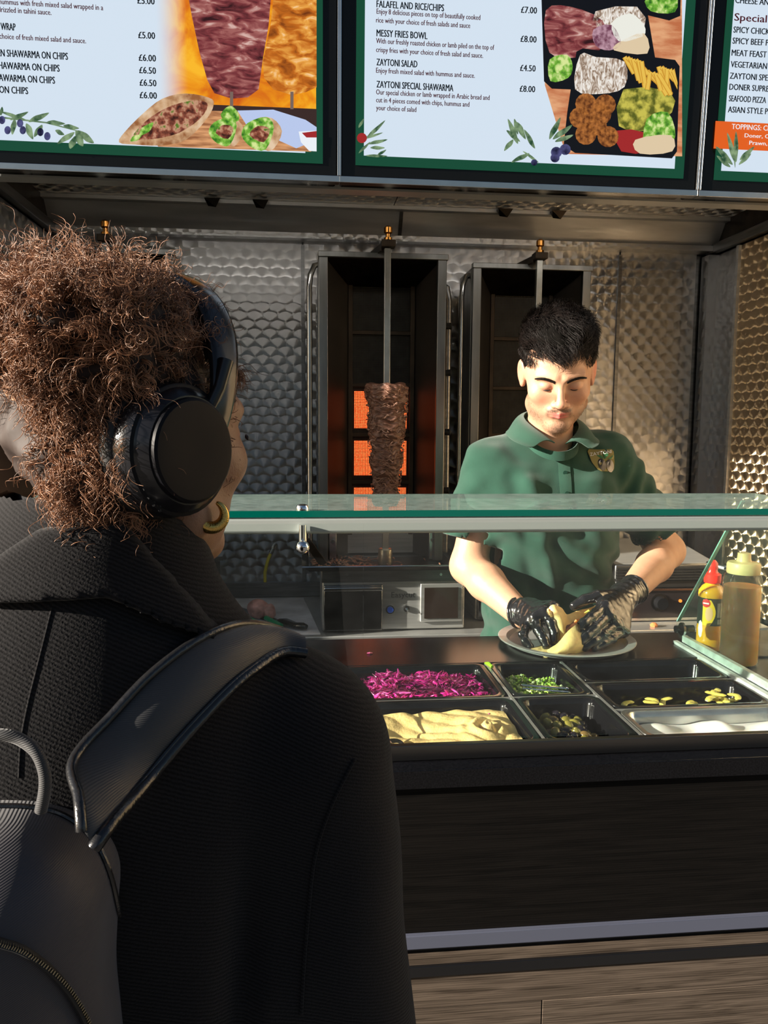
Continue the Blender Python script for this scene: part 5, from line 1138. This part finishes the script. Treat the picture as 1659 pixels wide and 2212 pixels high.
# gloves: palm and five fingers each
GLV = mat('black_nitrile', (.010, .010, .011), .20, spec=.7, bump=.0012, bs=75, coat=.3)
def glove(name, wrist, fore, palm, fingers, lo_hi):
    def fn(p):
        d = s_cap(p, fore, wrist, .0335, .0300)
        for a, b_, ra, rb in palm: d = su(d, s_cap(p, a, b_, ra, rb), .012)
        for ch, rr in fingers:
            f = s_cap(p, ch[0], ch[1], rr[0], rr[1])
            for i in range(1, len(ch)-1): f = su(f, s_cap(p, ch[i], ch[i+1], rr[i], rr[i+1]), .003)
            d = su(d, f, .0035)
        ax_ = V3(wrist)-V3(fore); ln = float(np.linalg.norm(ax_)); ax_ = ax_/ln; t = (p-V3(fore))@ax_
        d = d+.0011*np.sin(t*330+3*wob(p, 60))*np.exp(-((t-.02)/.045)**2)+.0007*wob(p, 260)+.0006*np.sin(p[..., 2]*700+p[..., 0]*300)*np.clip(wob(p, 70), 0, 1)
        d = np.maximum(d, -t)
        rim = np.abs(t-.003)-.0028; ring = np.maximum(s_cap(p, fore, wrist, .0355, .033), rim); return np.minimum(d, ring)
    o = sdf_obj(name, fn, lo_hi[0], lo_hi[1], .0021, GLV, man, relax=1); return o
A = lambda px, py, y: np.array(at(px, py, y))
# his right hand (left in the picture): back of hand up, fingers curling down in front of the bread
w1 = A(1142, 1322, 1.645); f1 = A(1116, 1324, 1.672)
kn = [A(1193, 1311, 1.600), A(1176, 1322, 1.585), A(1156, 1335, 1.583), A(1138, 1350, 1.590)]
fing = [([kn[0], A(1207, 1330, 1.585), A(1210, 1349, 1.580), A(1203, 1362, 1.572)], [.0115, .0105, .0098, .009]),
        ([kn[1], A(1190, 1345, 1.560), A(1197, 1368, 1.548), A(1196, 1386, 1.540)], [.0120, .0112, .0102, .0093]),
        ([kn[2], A(1163, 1362, 1.553), A(1174, 1381, 1.535), A(1180, 1395, 1.527)], [.0118, .0110, .0100, .0090]),
        ([kn[3], A(1130, 1370, 1.562), A(1134, 1384, 1.545), A(1145, 1397, 1.535)], [.0110, .0100, .0092, .0085]),
        ([A(1165, 1335, 1.62), A(1200, 1345, 1.612), A(1218, 1362, 1.60), A(1222, 1378, 1.592)], [.015, .0125, .011, .0095])]
glove('glove', w1, f1, [(w1, kn[1], .026, .017), (w1, kn[2], .026, .017), (w1, kn[3], .024, .015), (w1, kn[0], .022, .015)], fing, ((.44, 1.49, 1.02), (.68, 1.72, 1.22)))
w2_ = A(1345, 1290, 1.655); f2_ = A(1371, 1272, 1.690)
kn = [A(1305, 1310, 1.574), A(1312, 1330, 1.562), A(1328, 1350, 1.562), A(1345, 1363, 1.569)]
fing = [([kn[0], A(1278, 1332, 1.542), A(1262, 1345, 1.528), A(1249, 1357, 1.522)], [.0120, .0108, .0100, .0092]),
        ([kn[1], A(1284, 1357, 1.528), A(1268, 1373, 1.514), A(1254, 1385, 1.508)], [.0124, .0114, .0104, .0094]),
        ([kn[2], A(1300, 1372, 1.528), A(1282, 1385, 1.516), A(1264, 1398, 1.510)], [.0118, .0110, .0100, .0090]),
        ([kn[3], A(1322, 1380, 1.538), A(1303, 1391, 1.524), A(1285, 1400, 1.516)], [.0108, .0098, .0090, .0082]),
        ([A(1322, 1288, 1.62), A(1290, 1287, 1.600), A(1262, 1296, 1.596), A(1240, 1309, 1.594)], [.0165, .0130, .0118, .0098])]
glove('glove', w2_, f2_, [(w2_, kn[0], .026, .018), (w2_, kn[1], .027, .018), (w2_, kn[2], .026, .017), (w2_, kn[3], .024, .016)], fing, ((.56, 1.49, 1.02), (.83, 1.74, 1.24)))
# ================================================================== THE CUSTOMER
wo = thing('person', 'customer seen from behind with curly brown hair in a black wool coat', 'person', (-.17, .6, 0))
WC = np.array((-.129, .624, 1.495)); WR = np.array(Euler((R(2), 0, R(141)), 'XYZ').to_matrix()); WRf = WR.astype(np.float32)
def wl(x, y, z):     # head frame: x to her right ear, y forward, z up
    return tuple(WC+WR@np.array([-x, -y, z], float))
def wfn(p):
    h = head_sdf(((p-V3(WC))@WRf)/.90, False)*.90
    h = su(h, s_cap(p, (-.150, .635, 1.45), (-.165, .615, 1.30), .048, .060), .03)
    return h
hv2, hf2 = surfnet(wfn, (-.27, .50, 1.30), (.0, .77, 1.65), .0028)
def wbody(p):
    d = s_cap(p, (-.34, .61, 1.255), (-.03, .61, 1.235), .045)
    d = su(d, s_ell(p, (-.175, .60, 1.05), (.15, .09, .30)), .05); d = su(d, s_cap(p, (-.02, .61, 1.23), (.0, .60, .85), .045, .035), .02); d = su(d, s_cap(p, (-.35, .61, 1.25), (-.38, .60, .85), .045, .035), .02)
    return su(d, s_cap(p, (-.165, .615, 1.32), (-.17, .61, 1.2), .058), .03)
bv_, bf_ = surfnet(wbody, (-.46, .48, .70), (.08, .72, 1.335), .010)
V, F = join_np([(hv2, hf2), (bv_, bf_)])
C = np.tile(np.array((.34, .175, .10)), (len(V), 1)); me = np_mesh('body', V, F); set_col(me, C); me.materials.append(SKIN); link_mesh('body', me, wo)
MB().tube([wl(.040+.006*t, .083-.004*t, -.001-.004*t) for t in (0, .5, 1)], [.0008, .0018, .0005], 6).build('eyelash', LASH, wo)
# coat
def weave(name, c, sheen):
    m = mat(name, c, .85, spec=.15); t = m.node_tree; b = t.nodes['Principled BSDF']; L = t.links
    b.inputs['Sheen Weight'].default_value = sheen; b.inputs['Sheen Roughness'].default_value = .5
    tc = nd(t, 'ShaderNodeTexCoord'); mp = nd(t, 'ShaderNodeMapping'); mp.inputs['Rotation'].default_value = (0, R(62), 0); L.new(tc.outputs['Object'], mp.inputs[0])
    wv = nd(t, 'ShaderNodeTexWave'); wv.bands_direction = 'X'; wv.inputs['Scale'].default_value = 135; wv.inputs['Distortion'].default_value = 2.0; wv.inputs['Detail'].default_value = 3; wv.inputs['Detail Scale'].default_value = 2; L.new(mp.outputs[0], wv.inputs[0])
    nz = nd(t, 'ShaderNodeTexNoise'); nz.inputs['Scale'].default_value = 700; nz.inputs['Detail'].default_value = 2; L.new(tc.outputs['Object'], nz.inputs[0])
    M = NM(t); h = M('ADD', M('MULTIPLY', wv.outputs['Fac'], .6), M('MULTIPLY', nz.outputs[0], .8)); bp = nd(t, 'ShaderNodeBump'); bp.inputs['Distance'].default_value = .0004; L.new(h, bp.inputs['Height']); L.new(bp.outputs[0], b.inputs['Normal'])
    L.new(ramp(t, h, [(.35, tuple(k*.5 for k in c)), (.95, tuple(k*2.0 for k in c))]), b.inputs['Base Color']); return m
COAT = weave('black_wool', (.0065, .006, .0065), .10)
def coat0(p):
    d = s_cap(p, (-.350, .605, 1.285), (-.022, .605, 1.252), .070, .072)
    d = su(d, s_cap(p, (-.165, .60, 1.26), (-.152, .612, 1.395), .122, .074), .05)
    d = su(d, s_ell(p, (-.215, .560, 1.22), (.16, .105, .16)), .05); d = su(d, s_ell(p, (-.185, .595, 1.02), (.205, .14, .42)), .06)
    d = su(d, s_cap(p, (-.008, .602, 1.235), (.028, .600, .86), .078, .078), .03)
    d = su(d, s_cap(p, (-.365, .60, 1.26), (-.41, .60, .86), .075, .07), .03)
    x, z = p[..., 0], p[..., 2]
    # crease between sleeve and back
    d = d+.010*np.exp(-((x+.038+.05*(1.25-z))/.012)**2)*np.clip((1.24-z)*9, 0, 1)*np.clip((.60-p[..., 1])*20, 0, 1)
    return d+.003*wob(p, 26, .7)*np.clip((1.3-z)*6, 0, 1)+.004*np.sin(x*38+z*22+2*np.sin(z*14))*np.clip((1.2-z)*6, 0, 1)*.6
def coat(p):
    d = coat0(p); return ss(d, s_cap(p, (-.155, .625, 1.36), (-.135, .655, 1.47), .060, .085), .006)
CO = sdf_obj('wool_coat', coat, (-.50, .38, .62), (.13, .78, 1.45), .0055, COAT, wo, relax=2)
def collar_w(p):
    x, y, z = p[..., 0], p[..., 1], p[..., 2]
    d = coat0(p)-.0085
    low = 1.388-.55*np.maximum(x+.125, 0); low = np.minimum(low, 1.39)
    top = 1.432-1.25*np.maximum(x+.118, 0)-.7*np.maximum(-.17-x, 0)
    lo_ = low-z
    d = np.maximum(np.maximum(d, -(coat0(p)+.004)), lo_); d = np.maximum(d, z-top)
    return np.maximum(d, -(s_cap(p, (-.150, .625, 1.35), (-.125, .665, 1.47), .064, .090)))
CW = sdf_obj('coat_collar', collar_w, (-.36, .42, 1.27), (.06, .76, 1.47), .004, COAT, CO, relax=2, one=True)
CBV = bvh_of(CO)
def cast(bv, px, py, off=0.0, back=.6):
    o = Vector(CAM); d = (Vector(at(px, py, 1.0))-o).normalized(); h = bv.ray_cast(o, d)
    if h[0] is None: return Vector(at(px, py, back)), Vector((0, -1, 0))
    n = h[1] if h[1].dot(d) < 0 else -h[1]
    return h[0]+n*off, n
def crom(P, t):
    P = [np.array(q, float) for q in P]; s_ = t*(len(P)-1); i = min(int(s_), len(P)-2); u = s_-i; p0, p1, p2, p3 = P[max(i-1, 0)], P[i], P[i+1], P[min(i+2, len(P)-1)]
    return .5*((2*p1)+(p2-p0)*u+(2*p0-5*p1+4*p2-p3)*u*u+(3*p1-p0-3*p2+p3)*u**3)
MB().tube([cast(CBV, *crom([(112, 1312), (85, 1420), (60, 1520), (45, 1600), (40, 1680)], t), -.0002)[0] for t in np.linspace(0, 1, 20)], .0008, 6).build('back_seam', COAT, CO)
MB().tube([cast(CBV, *crom([(765, 1640), (715, 1740), (680, 1850), (665, 1980), (655, 2100), (650, 2190)], t), .0006)[0] for t in np.linspace(0, 1, 26)], .0013, 6).build('sleeve_seam', COAT, CO)
TRW = mat('dark_jeans', (.01, .011, .014), .8)
def lg(p):
    q = p.copy(); q[..., 0] = np.abs(q[..., 0]+.175); d = s_ell(q, (0, .60, .80), (.165, .12, .16)); return su(d, su(s_cap(q, (.085, .60, .76), (.09, .59, .44), .078, .056), s_cap(q, (.09, .59, .44), (.095, .62, .09), .052, .045), .02), .03)
sdf_obj('trousers', lg, (-.38, .46, .04), (.03, .76, .98), .010, TRW, wo)
for s in (-1, 1): sdf_obj('shoe', lambda p: np.maximum(s_cap(p, (-.175+s*.095, .58, .04), (-.175+s*.10, .77, .03), .043, .036), -p[..., 2]), (-.175+s*.095-.06, .52, -.01), (-.175+s*.095+.06, .83, .10), .007, BLACKM, wo)
# hair: soft core and thousands of curls
def hairw(p):
    d = s_ell((p-V3(WC))@WRf, (0, .006, .016), (.0735, .090, .092))
    d = su(d, s_ell(p, (-.140, .556, 1.562), (.056, .044, .028)), .03)
    d = su(d, s_ell(p, (-.195, .570, 1.560), (.026, .030, .024)), .03)
    d = su(d, s_cap(p, (-.147, .575, 1.515), (-.136, .565, 1.425), .038, .025), .03)
    d = su(d, s_cap(p, (-.140, .590, 1.47), (-.130, .585, 1.415), .034, .020), .02)
    l = (p-V3(WC))@WRf
    face = s_ell(l, (0, -.125, -.055), (.085, .085, .125)); d = ss(d, face, .02)
    d = ss(d, s_ell(l, (-.10, -.045, -.045), (.035, .06, .08)), .01)
    return d+.006*wob(p, 95, .4)+.004*wob(p, 190, 1.1)
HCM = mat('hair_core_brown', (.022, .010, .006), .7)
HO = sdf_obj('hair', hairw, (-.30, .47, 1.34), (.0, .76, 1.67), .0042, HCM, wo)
hm = HO.data; nv = len(hm.vertices); co = np.empty(nv*3, np.float32); hm.vertices.foreach_get('co', co); co = co.reshape(-1, 3)+np.array(ORG[HO.name]); no = np.empty(nv*3, np.float32); hm.vertices.foreach_get('normal', no); no = no.reshape(-1, 3)
P = []; NK = 22
wt = np.ones(nv); wt[co[:, 1] > .68] = .35; wt /= wt.sum()
for i in rng.choice(nv, 1700, p=wt):
    p = co[i]; n = no[i]/(np.linalg.norm(no[i])+1e-9)
    l = (p-WC)@WR; fwd = -l[1]
    if l[0] > .035 and abs(l[2]+.01) < .06 and p[2] < 1.54: continue
    if p[0] < -.178 and 1.43 < p[2] < 1.535: continue
    if fwd > .045 and l[2] < .035: continue
    bun = p[2] > 1.535 and p[1] < .61
    L_ = rng.uniform(.022, .042) if bun else rng.uniform(.022, .044)
    if fwd > .02: L_ *= .4
    if l[0] < -.055 and l[1] < .05 and l[2] < .09: L_ *= .35
    if n[0] < -.25 and p[2] < 1.54: L_ *= .15
    if p[2] < 1.445: L_ *= .55
    hr_ = rng.uniform(.0022, .0046); turns = L_/rng.uniform(.009, .015)
    g = np.array([0, 0, -1.0]) if not bun else np.array([0, 0, -.2])+rng.normal(size=3)*.8
    g = g-n*(g@n); g /= np.linalg.norm(g)+1e-9; g = g+rng.normal(size=3)*.25; g /= np.linalg.norm(g)
    out = rng.uniform(.05, .4) if not bun else rng.uniform(.1, .55)
    s_ = np.cross(n, g); ph = rng.uniform(0, 6.28)
    dirn = g+n*out; dirn /= np.linalg.norm(dirn); e1 = np.cross(dirn, s_); e1 /= np.linalg.norm(e1); e2 = np.cross(dirn, e1)
    sg_ = 1 if rng.random() < .5 else -1
    for c_ in range(13):
        fz = 1.0 if c_ < 10 else 2.6; jit = rng.normal(size=3)*.0011*fz; r0 = hr_*rng.uniform(.75, 1.25); ph2 = ph+rng.normal()*.35*fz; Lc = L_*rng.uniform(.75, 1.15); jt = rng.normal(size=3)*.0025*fz; pts = []
        for k in range(NK):
            t = k/(NK-1); r = r0*min(1, t*5)*(1-.25*t); a_ = ph2+sg_*turns*6.28*t
            pts.append(p-n*.003+jit+jt*t+n*.003*math.sin(3.1*t)+dirn*Lc*t+g*Lc*.2*t*t+e1*r*math.cos(a_)+e2*r*math.sin(a_))
        P.append(pts)
HBR = hairmat('curly_brown_hair', (.24, .115, .06), .5, .40, .5)
strands('curls', np.array(P), .00026, HBR, HO, .4)
# earring: ribbed gold hoop
er = thing('hoop_earring', 'chunky ribbed gold hoop earring on the customer below the headphones', 'earring', tuple(at(457, 1112, .597)))
ec = np.array(at(457, 1112, .597)); GOLD = mat('gold', (.72, .48, .14), .22, 1)
ax1 = np.array([.95, .25, 0.0]); ax2 = np.array([0, 0, 1.0]); pts = []; rs = []
for i in range(150):
    a = R(68)-R(325)*i/149; r0 = .0098; pts.append(ec+ax1*r0*math.cos(a)+ax2*r0*math.sin(a)); t = i/149; rs.append((.0012+.0036*math.sin(math.pi*t)**.7)*(1+.045*math.sin(i*2.4)))
MB().tube(pts, rs, 12).build('hoop', GOLD, er, ang=85)
# ------------------------------------------------------------------ headphones
hpn = thing('headphones', 'black over-ear headphones worn over the curly hair', 'headphones', wl(0, 0, .0))
HPB = mat('headphone_black', (.010, .010, .012), .22, spec=.45, coat=.1); HPM = mat('headphone_matte', (.005, .005, .007), .45, spec=.15); PADM = mat('ear_pad', (.012, .012, .012), .5, bump=.0006, bs=60)
def cupf(side, off):
    # loft along the ear axis
    def ring(x, r, n=40):
        P_ = []
        for k in range(n):
            a = 2*math.pi*k/n; P_.append(wl(side*(x+off), cy0+math.cos(a)*r*1.14+.010*(x-.06)*0, cz0+math.sin(a)*r*1.15))
        return P_
    def loft(name, prof, m, par, ang=30):
        vs = []; n = 40
        for x, r in prof: vs += ring(x, r)
        fs = [(i*n+k, i*n+(k+1) % n, (i+1)*n+(k+1) % n, (i+1)*n+k) for i in range(len(prof)-1) for k in range(n)]+[tuple(range(n)), tuple((len(prof)-1)*n+k for k in range(n))]
        return MB().add(vs, fs).build(name, m, par, ang=ang)
    cy0, cz0 = -.029, -.014
    pad = loft('ear_pad', [(.058, .030), (.057, .038), (.060, .0415), (.066, .0425), (.071, .0405), (.072, .036)], PADM, hpn, 60)
    sh = loft('ear_cup', [(.072, .036), (.0725, .0405), (.076, .0408), (.083, .0395), (.090, .0360), (.0955, .0320)], HPB, hpn, 40)
    loft('cup_groove', [(.0865, .0385), (.0870, .0392), (.0878, .0378)], HPM, sh)
    loft('cup_face', [(.0950, .0312), (.0985, .0306), (.0998, .0290), (.1000, .0250), (.0994, .010)], HPM, sh, 25)
    for k in range(5):
        a = R(205+k*9); c0 = wl(side*(.0862+off), cy0+math.cos(a)*.036*1.08*1.03, cz0+math.sin(a)*.036*1.20*1.03); c1 = wl(side*(.0875+off), cy0+math.cos(a)*.0385*1.08, cz0+math.sin(a)*.0385*1.20)
        MB().cyl(c0, c1, .0010, n=8).build('control_button', STEEL_B, sh)
    # hinge and slider arm
    MB().tube([wl(side*(.088+off), -.008, .012), wl(side*(.091+off), .000, .030), wl(side*(.092+off), .006, .050)], [.0045, .005, .0055], 12, 1).build('hinge_arm', HPB, hpn)
    MB().cyl(wl(side*(.085+off), -.007, .012), wl(side*(.093+off), -.006, .013), .004, n=14).build('hinge_pin', STEEL_B, hpn)
cupf(1, 0.0); cupf(-1, .052)
path = []; path2 = []
for i in range(41):
    ph = R(-98+196*i/40); s = math.sin(ph); c = math.cos(ph); xw = .090+(.042 if s < 0 else 0)*abs(s)
    y = .003+.024*math.cos(ph); z = .016+.104*c
    path.append(wl(xw*s, y, z)); path2.append(wl((xw-.008)*s, y-.001, z-.008*c))
def strapband(P_, wd, th):
    vs = []; n = 12; k = len(P_); fy = np.array(wl(0, 1, 0))-np.array(wl(0, 0, 0))
    for i in range(k):
        t = np.array(P_[min(i+1, k-1)])-np.array(P_[max(i-1, 0)]); t /= np.linalg.norm(t); u = np.cross(t, fy)
        q = min(i, k-1-i)/8; ww = wd*(.62+.38*min(1, q))
        for a in range(n):
            an = 2*math.pi*a/n; ca, sa = math.cos(an), math.sin(an); vs.append(np.array(P_[i])+fy*ww/2*abs(ca)**.6*np.sign(ca)+u*th/2*abs(sa)**.6*np.sign(sa))
    fs = [(i*n+a, i*n+(a+1) % n, (i+1)*n+(a+1) % n, (i+1)*n+a) for i in range(k-1) for a in range(n)]+[tuple(range(n)), tuple((k-1)*n+a for a in range(n))]
    return MB().add(vs, fs)
strapband(path, .030, .008).build('headband', HPB, hpn, ang=60)
strapband(path2[6:-6], .024, .010).build('band_cushion', PADM, hpn, ang=60)
# ------------------------------------------------------------------ backpack
bpk = thing('backpack', 'black fabric backpack with leather-edged strap on the customer\'s back', 'backpack', (-.19, .40, .93))
def twill(name, c, rough=.55, spec=.5, ang=20, sc=300):
    m = mat(name, c, rough, spec=spec); t = m.node_tree; b = t.nodes['Principled BSDF']; L = t.links; b.inputs['Sheen Weight'].default_value = .25
    tc = nd(t, 'ShaderNodeTexCoord'); mp = nd(t, 'ShaderNodeMapping'); mp.inputs['Rotation'].default_value = (0, R(ang), 0); L.new(tc.outputs['Object'], mp.inputs[0])
    wv = nd(t, 'ShaderNodeTexWave'); wv.bands_direction = 'Z'; wv.inputs['Scale'].default_value = sc; L.new(mp.outputs[0], wv.inputs[0])
    bp = nd(t, 'ShaderNodeBump'); bp.inputs['Distance'].default_value = .00010; L.new(wv.outputs['Fac'], bp.inputs['Height']); L.new(bp.outputs[0], b.inputs['Normal']); return m
PACKM = twill('pack_twill', (.034, .030, .037), .55); STRM = twill('strap_webbing', (.034, .034, .036), .45, .5, 0, 300); LEA = mat('black_leather', (.012, .012, .013), .24, spec=.6, bump=.0005, bs=300, coat=.2)
def pack(p):
    x, y, z = p[..., 0], p[..., 1], p[..., 2]
    d = s_box(p, (-.212, .442, 1.080), (.104, .070, .205), .058); d = su(d, s_ell(p, (-.21, .395, 1.02), (.08, .05, .13)), .03)
    d = d+.006*np.sin((x*1.1+z*.75)*44+2.0*np.sin(z*19))*np.clip((1.33-z)*9, 0, 1)*.55+.0035*wob(p, 40, 2.0)
    return d
BP = sdf_obj('pack_body', pack, (-.36, .29, .88), (-.04, .52, 1.36), .005, PACKM, bpk, relax=2)
BB = bvh_of(BP)
def line_on(bv, pts, off, n=40): return [cast(bv, *crom(pts, t), off)[0] for t in np.linspace(0, 1, n)]
z_ = [(-40, 2020), (0, 2035), (45, 2050), (90, 2080), (130, 2120), (160, 2165), (182, 2212), (195, 2260)]
MB().tube(line_on(BB, z_, .001), .0035, 8, .5).build('zip_tape', mat('zip_tape', (.008, .008, .009), .6), BP)
zp = line_on(BB, z_, .003, 130); mb = MB()
for a, b_ in zip(zp[::2], zp[1::2]): mb.bar(a, a+(b_-a)*.75, .0028, .0018)
zt_ = mb.build('zip_teeth', mat('brass_zip', (.45, .40, .28), .3, 1), BP, smooth=False); zt_['kind'] = 'stuff'
MB().tube(line_on(BB, [(-40, 1745), (0, 1744), (60, 1746), (120, 1757), (170, 1785), (205, 1822), (232, 1880), (250, 1950), (265, 2040), (275, 2130), (280, 2240)], .0008), .0018, 8).build('edge_piping', LEA, BP)
hl_ = [at(-30, 1590, .405), at(10, 1588, .405), at(45, 1598, .405), at(78, 1625, .402), at(95, 1665, .400), at(97, 1705, .400), at(88, 1752, .402)]
MB().tube([crom(hl_, t) for t in np.linspace(0, 1, 30)], .0032, 10).build('grab_handle', twill('handle_webbing', (.02, .02, .022), .6), bpk)
SA = [(640, 1392), (560, 1362), (490, 1358), (410, 1392), (320, 1460), (240, 1545), (160, 1640), (172, 1720), (178, 1790)]
SBp = [(655, 1424), (612, 1420), (566, 1436), (500, 1480), (420, 1560), (350, 1640), (290, 1715), (240, 1775), (205, 1826)]
def strp(u, v):
    a = crom(SA, u); b = crom(SBp, u); q, n = cast(CBV, *(a*(1-v)+b*v), .006+.007*math.sin(math.pi*v)); 
    k = max(0, (u-.62)/.38); tgt = Vector(at(*(a*(1-v)+b*v), .405)); return q.lerp(tgt, k*k*(3-2*k)*.85)
STO = MB().grid(strp, 60, 12, .005).build('shoulder_strap', STRM, bpk, ang=80)
for v, r in ((0.0, .0032), (1.0, .0040), (.93, .0016)):
    MB().tube([Vector(strp(t, v))-Vector((0, .0015, 0)) for t in np.linspace(0, 1, 70)], r, 10).build('strap_piping', LEA, STO)
